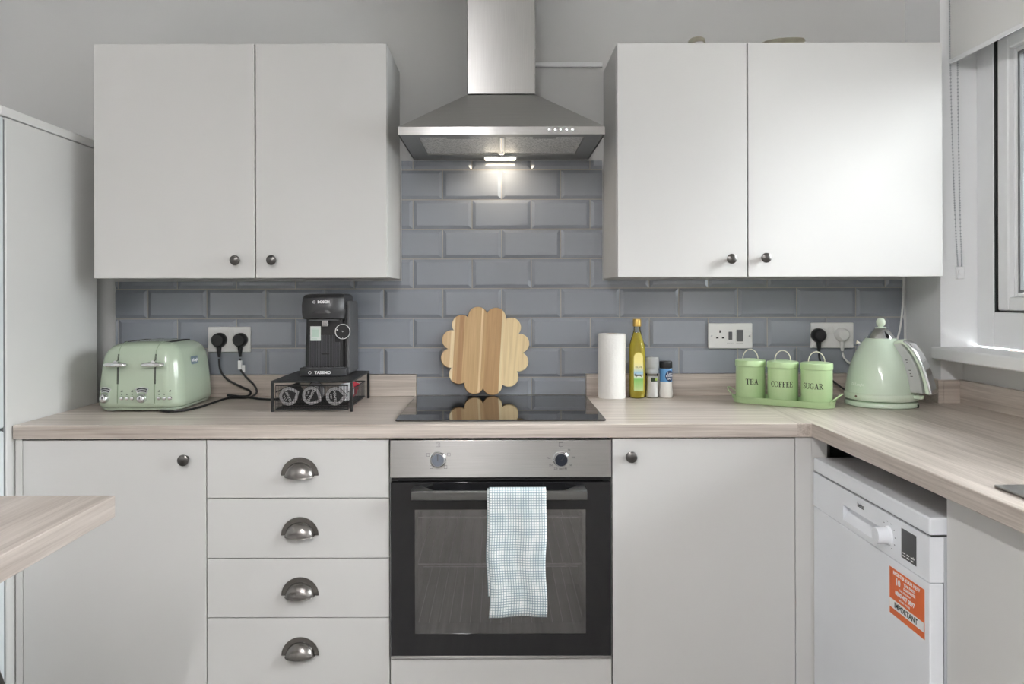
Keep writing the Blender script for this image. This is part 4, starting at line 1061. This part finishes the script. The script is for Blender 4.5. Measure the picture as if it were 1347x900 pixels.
# ------------------------------------------------------------------ kitchen roll, oil, salts
t = thing('kitchen_roll', 'roll of white kitchen paper standing right of the hob', 'kitchen roll', (0.378, -0.068, WT))
b = NB(); revolve(b, [(0.0195, 0.2155), (0.0445, 0.2160), (0.0458, 0.2145), (0.0462, 0.209), (0.0462, 0.006), (0.0455, 0.0005), (0.0195, 0.0005)], n=48, cap0=False, cap1=False)
part(t, 'paper', b, mat('embossed_paper', (244, 243, 240), 0.9, bump=0.6, bscale=150), world=False)
b = NB(); revolve(b, [(0.0195, 0.0006), (0.0195, 0.2156), (0.0182, 0.2156), (0.0182, 0.0006)], n=32, cap0=False, cap1=False); part(t, 'cardboard_core', b, mat('cardboard', (176, 150, 120), 0.9), world=False)

t = thing('oil_bottle', 'tall bottle of yellow cooking oil with gold cap and green label', 'oil bottle', (0.4625, -0.072, WT))
M_BOT = see_through('clear_bottle', (253, 253, 246), gloss=0.0, fres=1.35)
S_ = [(0.0006, 0.023, 0.02), (0.003, 0.0258, 0.02), (0.02, 0.0262, 0.018), (0.155, 0.0262, 0.018), (0.178, 0.0252, 0.0215), (0.198, 0.0200, 0.0195), (0.214, 0.0145, 0.0144), (0.228, 0.0112, 0.0111), (0.243, 0.0108, 0.0107)]
b = NB(); loft(b, [[(x, y, z) for x, y in rrect(h, h, r)] for z, h, r in S_], True, False); part(t, 'glass', b, M_BOT, world=False)
b = NB(); loft(b, [[(x, y, z) for x, y in rrect(h - 0.0016, h - 0.0016, r - 0.001)] for z, h, r in [(0.003, 0.0245, 0.02)] + S_[2:7] + [(0.220, 0.0128, 0.0127)]])
part(t, 'oil', b, see_through('yellow_oil', (252, 246, 190), 0.16, gloss=0.0, body=(255, 238, 110), fres=1.15), world=False)
b = NB(); revolve(b, [(0.0128, 0.240), (0.0138, 0.241), (0.0138, 0.2635), (0.0128, 0.2655), (0.0, 0.2658)], n=32, cap1=False); part(t, 'cap', b, mat('gold_cap', (206, 172, 92), 0.32, 0.55), world=False)
b = NB(); y = -0.0268
lab = [(-0.0155, 0.026), (0.0155, 0.026)] + [(0.0155*math.cos(a), 0.137 + 0.017*math.sin(a)) for a in (PI*i/14 for i in range(15))]
prism(b, lab, 'Y', y - 0.0004, y)
m = bpy.data.materials.new('oil_label'); m.use_nodes = True
nt = m.node_tree; N = nt.nodes; L = nt.links; p = N['Principled BSDF']; p.inputs['Roughness'].default_value = 0.5
tc = N.new('ShaderNodeTexCoord'); sp = N.new('ShaderNodeSeparateXYZ'); L.new(tc.outputs['Object'], sp.inputs[0])
mr = N.new('ShaderNodeMapRange'); mr.inputs[1].default_value = 0.026; mr.inputs[2].default_value = 0.155; L.new(sp.outputs['Z'], mr.inputs[0])
rp = N.new('ShaderNodeValToRGB'); L.new(mr.outputs[0], rp.inputs[0]); e = rp.color_ramp.elements
e[0].position = 0.0; e[0].color = lin(196, 214, 150); e[1].position = 0.30; e[1].color = lin(126, 186, 96)
for q, c in ((0.38, (232, 236, 226)), (0.46, (150, 192, 214)), (0.60, (236, 230, 176)), (0.75, (244, 232, 150)), (1.0, (240, 226, 140))):
    n_ = e.new(q); n_.color = lin(*c)
L.new(rp.outputs[0], p.inputs['Base Color'])
lb = part(t, 'label', b, m, world=False)
b = NB(); text(b, 'OLIVE', 0.0085, (0, y - 0.0006, 0.105)); text(b, 'Spray', 0.012, (0, y - 0.0006, 0.079), bold=0.0004); part(lb, 'lettering', b, mat('label_ink', (62, 72, 60), 0.6), world=False)

t = thing('salt_grinder', 'clear plastic salt grinder between the oil bottle and the black-capped shaker', 'salt grinder', (0.5135, -0.066, WT))
b = NB(); revolve(b, [(0.0215, 0.0005), (0.0232, 0.002), (0.0228, 0.008), (0.0205, 0.028), (0.0195, 0.05), (0.0205, 0.072), (0.0212, 0.082)], n=36, cap1=True); part(t, 'glass', b, see_through('grinder_glass', (253, 253, 253), gloss=0.0, fres=1.25), world=False)
b = NB(); revolve(b, [(0.0205, 0.002), (0.0215, 0.008), (0.0192, 0.028), (0.0183, 0.05), (0.0190, 0.071)], n=32); part(t, 'salt', b, mat('coarse_salt', (250, 249, 246), 0.8, bump=0.6, bscale=350), world=False)
b = NB(); revolve(b, [(0.0218, 0.0825), (0.0222, 0.090), (0.0210, 0.096), (0.0228, 0.100), (0.0238, 0.106), (0.0238, 0.130), (0.0225, 0.1365), (0.0, 0.138)], n=36, cap1=False); part(t, 'cap', b, see_through('frosted_cap', (236, 238, 238), 0.2, gloss=0.03, body=(246, 248, 248), fres=1.3), world=False)
b = NB()
def wrap(r, a0, a1, z0, z1, n=12, th=0.0004):
    lo = [(r*math.sin(a0 + (a1-a0)*i/n), -r*math.cos(a0 + (a1-a0)*i/n)) for i in range(n+1)]
    hi = [((r+th)*math.sin(a0 + (a1-a0)*i/n), -(r+th)*math.cos(a0 + (a1-a0)*i/n)) for i in range(n+1)]
    prism(b, lo + hi[::-1], 'Z', z0, z1)
wrap(0.0213, -0.35, 0.75, 0.056, 0.069); lb = part(t, 'label', b, mat('label_dark_green', (52, 66, 44), 0.5), world=False)
b = NB(); cyl(b, (0.0105, -0.0196, 0.0625), (0.0108, -0.0202, 0.0625), 0.0042, n=20); part(lb, 'emblem', b, mat('emblem_lime', (168, 186, 96), 0.5), world=False)

t = thing('salt_shaker', 'salt shaker with black cap and blue label, right of the grinder', 'salt shaker', (0.5605, -0.066, WT))
b = NB(); revolve(b, [(0.0205, 0.0005), (0.0222, 0.002), (0.0226, 0.012), (0.0212, 0.030), (0.0198, 0.046), (0.0205, 0.058)], n=36); part(t, 'body', b, mat('white_salt_jar', (238, 236, 230), 0.3), world=False)
b = NB(); revolve(b, [(0.0206, 0.054), (0.0208, 0.058), (0.0208, 0.096), (0.0195, 0.0985)], n=36); lb = part(t, 'label', b, mat('label_sky_blue', (96, 154, 206), 0.4), world=False)
b = NB(); n0 = 0
wrap(0.0209, -0.32, 1.25, 0.0555, 0.0925, 20)
b.verts.ensure_lookup_table()
for v in b.verts:   # round the badge off towards its ends
    a = math.atan2(v.co.x, -v.co.y); u = (a - 0.465)/0.785; v.co.z = 0.074 + (v.co.z - 0.074)*math.sqrt(max(0.02, 1 - u*u))
bg_ = part(lb, 'badge', b, mat('badge_navy', (34, 52, 88), 0.4), world=False)
b = NB()
for s, z, sz in (('Low', 0.082, 0.0105), ('SODIUM', 0.0735, 0.0075), ('SALT', 0.065, 0.008)): text(b, s, sz, (0.0, 0, z), bold=0.0003)
for v in b.verts: a = 0.45 + v.co.x/0.0216; dr_ = 0.0216; v.co = Vector((dr_*math.sin(a), -dr_*math.cos(a), v.co.z))
part(bg_, 'lettering', b, M_PRINTW, world=False)
b = NB(); revolve(b, [(0.0205, 0.0987), (0.0212, 0.100), (0.0212, 0.119), (0.0200, 0.1228), (0.0, 0.123)], n=36, cap1=False); part(t, 'cap', b, M_BLACK, world=False)

# ------------------------------------------------------------------ canisters on their tray
CANG = -math.radians(35.5)
t = thing('canister_tray', 'long apple-green tin tray holding the tea, coffee and sugar canisters', 'tray', (0.892, -0.242, WT), CANG)
def stad(hl, r, z, n=16):
    out = []
    for s, a0 in ((1, -PI/2), (-1, PI/2)):
        for i in range(n+1):
            a = a0 + PI*i/n; out.append((s*hl + r*math.cos(a), r*math.sin(a), z))
    return out
HL = 0.104
b = NB(); loft(b, [stad(HL, 0.0485, 0.0004), stad(HL, 0.0505, 0.002), stad(HL, 0.0525, 0.0195), stad(HL, 0.0533, 0.0205), stad(HL, 0.0525, 0.0215), stad(HL, 0.0512, 0.0205), stad(HL, 0.0492, 0.0035)], True, True); part(t, 'tray_body', b, M_CAN, world=False)
for s in (-1, 1):
    b = NB(); x = HL*s
    tube(b, spline([(s*(HL + 0.045), -0.030, 0.012), (s*(HL + 0.047), -0.029, 0.022), (s*(HL + 0.060), -0.024, 0.034), (s*(HL + 0.070), -0.010, 0.043), (s*(HL + 0.072), 0.0, 0.044), (s*(HL + 0.070), 0.010, 0.043), (s*(HL + 0.060), 0.024, 0.034), (s*(HL + 0.047), 0.029, 0.022), (s*(HL + 0.045), 0.030, 0.012)], 6), 0.0019, 8)
    part(t, 'handle', b, M_CAN, world=False)

def serif(word, h):
    """serif capitals: returns 2-D polygons and the word's width"""
    TK, TN = 0.17, 0.065
    P = []; x = 0.0
    def q(x0, y0, x1, y1): P.append([(X + x0, y0), (X + x1, y0), (X + x1, y1), (X + x0, y1)])
    def sl(x0, y0, x1, y1, w): P.append([(X + x0 - w/2, y0), (X + x0 + w/2, y0), (X + x1 + w/2, y1), (X + x1 - w/2, y1)])
    def arc(cx, cy, a, bb, ta, tb, d0, d1, n=18):
        for i in range(n):
            u0, u1 = math.radians(d0 + (d1-d0)*i/n), math.radians(d0 + (d1-d0)*(i+1)/n)
            P.append([(X + cx + a*math.cos(u0), cy + bb*math.sin(u0)), (X + cx + a*math.cos(u1), cy + bb*math.sin(u1)), (X + cx + (a-ta)*math.cos(u1), cy + (bb-tb)*math.sin(u1)), (X + cx + (a-ta)*math.cos(u0), cy + (bb-tb)*math.sin(u0))])
    for ch in word:
        X = x; S = TN
        if ch == 'T':
            q(0.30, 0, 0.30 + TK, 1); q(0.02, 1-S, 0.76, 1); q(0.18, 0, 0.60, S); q(0.02, 0.74, 0.07, 1); q(0.71, 0.74, 0.76, 1); adv = 0.80
        elif ch in 'EF':
            q(0.10, 0, 0.10 + TK, 1); q(0.0, 1-S, 0.62, 1); q(0.57, 0.76, 0.62, 1); q(0.2, 0.49, 0.48, 0.49+S); q(0.44, 0.38, 0.49, 0.66)
            if ch == 'E': q(0.0, 0, 0.66, S); q(0.61, 0, 0.66, 0.26); adv = 0.74
            else: q(0.0, 0, 0.40, S); adv = 0.68
        elif ch == 'A':
            sl(0.13, 0, 0.41, 1, 0.07); sl(0.66, 0, 0.40, 1, 0.17); q(0.22, 0.30, 0.58, 0.30+S); q(0.0, 0, 0.27, S); q(0.50, 0, 0.84, S); adv = 0.86
        elif ch == 'C':
            arc(0.44, 0.5, 0.42, 0.52, 0.16, 0.055, 48, 312); q(0.67, 0.66, 0.72, 0.98); adv = 0.80
        elif ch == 'G':
            arc(0.44, 0.5, 0.42, 0.52, 0.16, 0.055, 48, 300); q(0.67, 0.66, 0.72, 0.98); q(0.56, 0.04, 0.56 + 0.16, 0.44); q(0.46, 0.40, 0.82, 0.45); adv = 0.86
        elif ch == 'O':
            arc(0.44, 0.5, 0.43, 0.52, 0.16, 0.055, 0, 360, 28); adv = 0.92
        elif ch == 'S':
            arc(0.30, 0.735, 0.26, 0.275, 0.11, 0.075, 40, 262); arc(0.30, 0.265, 0.28, 0.285, 0.12, 0.085, -155, 82); q(0.49, 0.70, 0.535, 0.98); q(0.03, 0.02, 0.075, 0.30); adv = 0.66
        elif ch == 'U':
            q(0.10, 0.30, 0.10 + TK, 1); q(0.66, 0.30, 0.66 + S, 1); arc(0.413, 0.31, 0.313, 0.325, 0.14, 0.07, 180, 360); q(0.0, 1-S, 0.37, 1); q(0.56, 1-S, 0.82, 1); adv = 0.86
        elif ch == 'R':
            q(0.10, 0, 0.10 + TK, 1); q(0.0, 0, 0.38, S); arc(0.32, 0.74, 0.30, 0.26, 0.15, 0.06, -90, 90); q(0.0, 1-S, 0.34, 1); q(0.2, 0.475, 0.34, 0.475+S); sl(0.68, 0, 0.36, 0.5, 0.17); q(0.6, 0, 0.86, S); adv = 0.84
        x += adv
    return [[(px*h, (py - 0.5)*h) for px, py in pl] for pl in P], x*h
M_INK = mat('black_ink', (28, 34, 28), 0.5)
CR = 0.0458
for word, s, az, lab in (('TEA', -1, 11.0, 'green canister lettered TEA, at the left end of the tray'), ('COFFEE', 0, 23.5, 'green canister lettered COFFEE, in the middle of the tray'), ('SUGAR', 1, 36.7, 'green canister lettered SUGAR, at the right end of the tray')):
    cx_ = 0.892 + s*0.1022*math.cos(CANG); cy_ = -0.242 + s*0.1022*math.sin(CANG)
    t = thing('canister', lab, 'canister', (cx_, cy_, WT + 0.0038), -math.radians(az), 'tea, coffee and sugar canisters')
    b = NB(); revolve(b, [(CR - 0.0015, 0.0), (CR, 0.0015), (CR, 0.007), (CR - 0.0006, 0.0085), (CR, 0.010), (CR, 0.112)], n=56); part(t, 'tin', b, M_CAN, world=False)
    b = NB(); revolve(b, [(CR + 0.0008, 0.1125), (CR + 0.0018, 0.1135), (CR + 0.0018, 0.1285), (CR + 0.0008, 0.1318), (CR - 0.004, 0.1335), (CR - 0.008, 0.1330), (CR - 0.012, 0.1338), (0.02, 0.1362), (0.0, 0.1368)], n=56, cap1=False); ld = part(t, 'lid', b, M_CAN, world=False)
    b = NB(); tube(b, spline([(0.0235*math.cos(a), 0.0, 0.1345 + 0.0315*math.sin(a)) for a in (PI*i/12 for i in range(13))], 3), 0.0016, 8)
    Mh = Matrix.Rotation(math.radians(az) - 0.35, 4, 'Z'); move_new(b, 0, Mh)
    part(ld, 'wire_handle', b, M_CREAM, world=False, label='cream wire loop handle')
    polys, wd = serif(word, 0.0172)
    b = NB(); k_ = 0.90 if word != 'TEA' else 0.98; zc_ = 0.066 if word == 'TEA' else 0.064
    for pl in polys:
        fr = []
        for px, pz in pl:
            a = (px - wd/2)*k_/CR; fr.append((a, pz + zc_))
        lo = [((CR + 0.0001)*math.sin(a), -(CR + 0.0001)*math.cos(a), z) for a, z in fr]; hi = [((CR + 0.0005)*math.sin(a), -(CR + 0.0005)*math.cos(a), z) for a, z in fr]
        loft(b, [lo, hi])
    part(t, 'lettering', b, M_INK, world=False, sharp=20)

# ------------------------------------------------------------------ kettle on its base
KX, KY = 1.1935, -0.258
t = thing('kettle_stand', 'pale green round power stand under the kettle', 'kettle stand', (KX, KY, WT))
b = NB(); revolve(b, [(0.1035, 0.0006), (0.1065, 0.003), (0.1065, 0.009), (0.1035, 0.015), (0.095, 0.0185), (0.0, 0.0188)], n=64, cap1=False); part(t, 'base_plate', b, M_KETTLE, world=False)
b = NB(); bx(b, 0.074, 0.079, -0.0765, -0.070, 0.0008, 0.011); part(t, 'cord_notch', b, M_BLACK, world=False)
b = NB(); tube(b, spline([(1.090, -0.033, 1.046), (1.093, -0.036, 1.02), (1.112, -0.042, 0.975), (1.148, -0.06, 0.938), (1.180, -0.10, 0.914), (1.19, -0.150, 0.9085)], 8), 0.0035, 8); cd = part(t, 'power_cord', b, M_CORD)
b = NB(); plug(b, 1.090, 1.108, 0.0245); part(cd, 'plug', b, M_BLACK)
AZ = -math.radians(52)     # the handle's direction, turned a little to the camera
t = thing('kettle', 'pale green dome kettle with steel lid cone, in the right corner', 'kettle', (KX, KY, WT + 0.019), AZ)
Z0 = 0.019
b = NB(); revolve(b, [(0.094, 0.0005), (0.1055, 0.003), (0.1068, 0.010), (0.1068, 0.019), (0.1045, 0.0225)], n=64); part(t, 'lower_band', b, M_KETTLE2, world=False)
prof = [(0.1046, 0.0228), (0.1040, 0.03), (0.1005, 0.055), (0.0945, 0.085), (0.0870, 0.112), (0.0770, 0.138), (0.0650, 0.160), (0.0540, 0.177), (0.0470, 0.187), (0.0440, 0.1905)]
b = NB(); revolve(b, prof, n=64); part(t, 'body', b, M_KETTLE, world=False, sharp=60)
b = NB(); revolve(b, [(0.0415, 0.1908), (0.0405, 0.194), (0.030, 0.208), (0.0195, 0.2195), (0.0175, 0.2215)], n=48); part(t, 'lid', b, M_CHROME, world=False, label='polished steel lid cone')
b = NB(); revolve(b, [(0.0165, 0.2216), (0.0165, 0.2236), (0.0075, 0.2252), (0.0072, 0.2268), (0.0105, 0.230), (0.0128, 0.235), (0.0134, 0.240), (0.0128, 0.245), (0.010, 0.2495), (0.0055, 0.2525), (0.0, 0.2533)], n=36, cap1=False); part(t, 'lid_knob', b, M_KETTLE2, world=False)
# water window: web between body and grip; in the (radial, z) plane
def radial(poly, y0, y1): 
    bm_ = NB(); prism(bm_, [(x, z) for x, z in poly], 'Y', y0, y1); return bm_
def rad_at(z):
    for a, c in zip(prof, prof[1:]):
        if a[1] <= z <= c[1]: return a[0] + (c[0]-a[0])*(z - a[1])/(c[1]-a[1])
    return prof[0][0] if z < prof[0][1] else prof[-1][0]
zs = [0.030, 0.05, 0.08, 0.11, 0.138, 0.160, 0.174]
outer = [(0.136, 0.030), (0.134, 0.05), (0.127, 0.08), (0.117, 0.11), (0.103, 0.138), (0.088, 0.160), (0.070, 0.178)]
b = radial([(rad_at(z) - 0.012, z) for z in zs] + outer[::-1], -0.023, 0.023)
wg = part(t, 'water_window', b, see_through('smoky_clear_plastic', (240, 244, 242), 0.06, gloss=0.05, body=(246, 249, 247), fres=1.45), world=False, bevel=0.003, label='milky clear water gauge')
b = NB()
for z, w_ in ((0.128, 0.006), (0.121, 0.004), (0.098, 0.006), (0.088, 0.004), (0.080, 0.007)): bx(b, rad_at(z) + 0.006, rad_at(z) + 0.006 + w_, -0.0242, -0.0232, z - 0.001, z + 0.001)
part(wg, 'level_marks', b, M_PRINTG, world=False)
grip = [(0.040, 0.176), (0.052, 0.184), (0.066, 0.189), (0.080, 0.186), (0.097, 0.173), (0.114, 0.152), (0.130, 0.123), (0.143, 0.090), (0.153, 0.056), (0.1595, 0.028)]
inn = [(0.1405, 0.028), (0.138, 0.05), (0.131, 0.08), (0.121, 0.11), (0.107, 0.138), (0.0915, 0.161), (0.074, 0.176), (0.055, 0.172)]
b = radial(grip + inn, -0.019, 0.019); hd = part(t, 'handle', b, M_KETTLE2, world=False, bevel=0.004)
b = NB(); off = [(x + 0.003, z + 0.0025) for x, z in grip[3:]]
base_ = [(x - 0.006, z - 0.003) for x, z in grip[3:]]
prism(b, off + base_[::-1], 'Y', -0.0205, 0.0205); part(hd, 'chrome_back', b, M_CHROME, world=False, bevel=0.004, label='chrome strip along the back of the handle')
b = NB(); loft(b, [[(0.100 + x, y, z) for x, y in rrect(0.028, 0.013, 0.008)] for z in (0.0115, 0.0215)]); part(t, 'switch', b, M_KETTLE2, world=False, bevel=0.001)
b = NB(); loft(b, [[(x, y, z) for x, y, z in q] for q in ([(-0.060, -0.012, 0.155), (-0.060, 0.012, 0.155), (-0.058, 0.010, 0.172), (-0.058, -0.010, 0.172)], [(-0.076, -0.007, 0.170), (-0.076, 0.007, 0.170), (-0.074, 0.007, 0.181), (-0.074, -0.007, 0.181)])]); part(t, 'spout', b, M_CHROME, world=False)
# embossed badge and rivet facing the camera (turned back from the handle's direction)
def on_body(bm, a_mid, z_mid, size_r):
    """wrap writing drawn in the x/z plane around the cone, centred at azimuth a_mid (0 = -y)"""
    for v in bm.verts:
        z = v.co.z + z_mid; r = rad_at(z) + size_r - v.co.y*0
        a = a_mid + v.co.x/r; v.co = Vector((r*math.sin(a), -r*math.cos(a), z))
b = NB(); text(b, "De'Longhi", 0.0115, (0, 0, 0), bold=0.0003, sx=0.95); on_body(b, math.radians(-66) - AZ, 0.050, 0.0006); part(t, 'badge', b, mat('badge_pale', (232, 240, 230), 0.3), world=False, label='small pale raised maker badge')
b = NB(); a = math.radians(-66) - AZ; cyl(b, (0.1064*math.sin(a), -0.1064*math.cos(a), 0.0135), (0.1078*math.sin(a), -0.1078*math.cos(a), 0.0135), 0.0038, n=18); part(t, 'rivet', b, mat('bronze_dot', (92, 72, 54), 0.4), world=False)

# white cord from the right-hand socket up the corner of the tiles
t = thing('white_cord', 'white cord and plug running from the right wall socket up beside the wall cabinet', 'power cord', (1.17, -0.03, 1.05))
b = NB(); plug(b, 1.170, 1.110, 0.0235); part(t, 'plug', b, M_WHITE_P)
b = NB(); tube(b, spline([(1.170, -0.033, 1.05), (1.176, -0.036, 1.03), (1.20, -0.037, 1.012), (1.27, -0.037, 1.005), (1.33, -0.036, 1.045), (1.362, -0.033, 1.11), (1.378, -0.028, 1.20), (1.384, -0.024, 1.30), (1.386, -0.022, 1.45)], 8), 0.0034, 8); part(t, 'cord', b, M_WCORD)
# ================================================================== light and camera
W = bpy.data.worlds.new('overcast'); SC.world = W; W.use_nodes = True
N = W.node_tree.nodes; L = W.node_tree.links
bg = N['Background']; tc = N.new('ShaderNodeTexCoord'); sp = N.new('ShaderNodeSeparateXYZ'); L.new(tc.outputs['Generated'], sp.inputs[0])
rp = N.new('ShaderNodeValToRGB'); L.new(sp.outputs['Z'], rp.inputs[0])
e = rp.color_ramp.elements; e[0].position = 0.0; e[0].color = (0.11, 0.115, 0.12, 1); e[1].position = 0.85; e[1].color = (0.97, 0.985, 1.0, 1)
L.new(rp.outputs[0], bg.inputs['Color']); bg.inputs['Strength'].default_value = WORLD

def area(name, loc, rot, sx, sy, power, col=(1,1,1), portal=False):
    l = bpy.data.lights.new(name, 'AREA'); l.shape = 'RECTANGLE'; l.size = sx; l.size_y = sy; l.energy = power; l.color = col
    o = bpy.data.objects.new(name, l); COL.objects.link(o); o.location = loc; o.rotation_euler = rot
    if portal: l.cycles.is_portal = True
    return o
area('window_portal', (1.63, -1.08, 1.61), (0, PI/2, 0), 1.1, 1.75, 1, portal=True)
lamp = area('hood_lamp', (0.004, -0.0715, 1.7045), (0, 0, 0), 0.10, 0.04, HOODW, (1.0, 0.86, 0.68))

cam = bpy.data.cameras.new('camera'); co = bpy.data.objects.new('camera', cam); COL.objects.link(co)
co.location = (0, -2.757, EYE); co.rotation_euler = (PI/2, math.radians(0.15), 0)
cam.sensor_width = 36; cam.lens = 28.06; cam.shift_x = 0.01225; cam.shift_y = -0.0468; cam.clip_start = 0.05
SC.camera = co
SC.view_settings.view_transform = 'Standard'; SC.view_settings.look = 'None'; SC.view_settings.gamma = 1.0
SC.view_settings.use_curve_mapping = False; SC.view_settings.exposure = EXPO
SC.cycles.max_bounces = 10; SC.cycles.diffuse_bounces = 6; SC.cycles.glossy_bounces = 5; SC.cycles.transparent_max_bounces = 16
SC.cycles.caustics_reflective = False; SC.cycles.caustics_refractive = False
SC.cycles.use_denoising = True
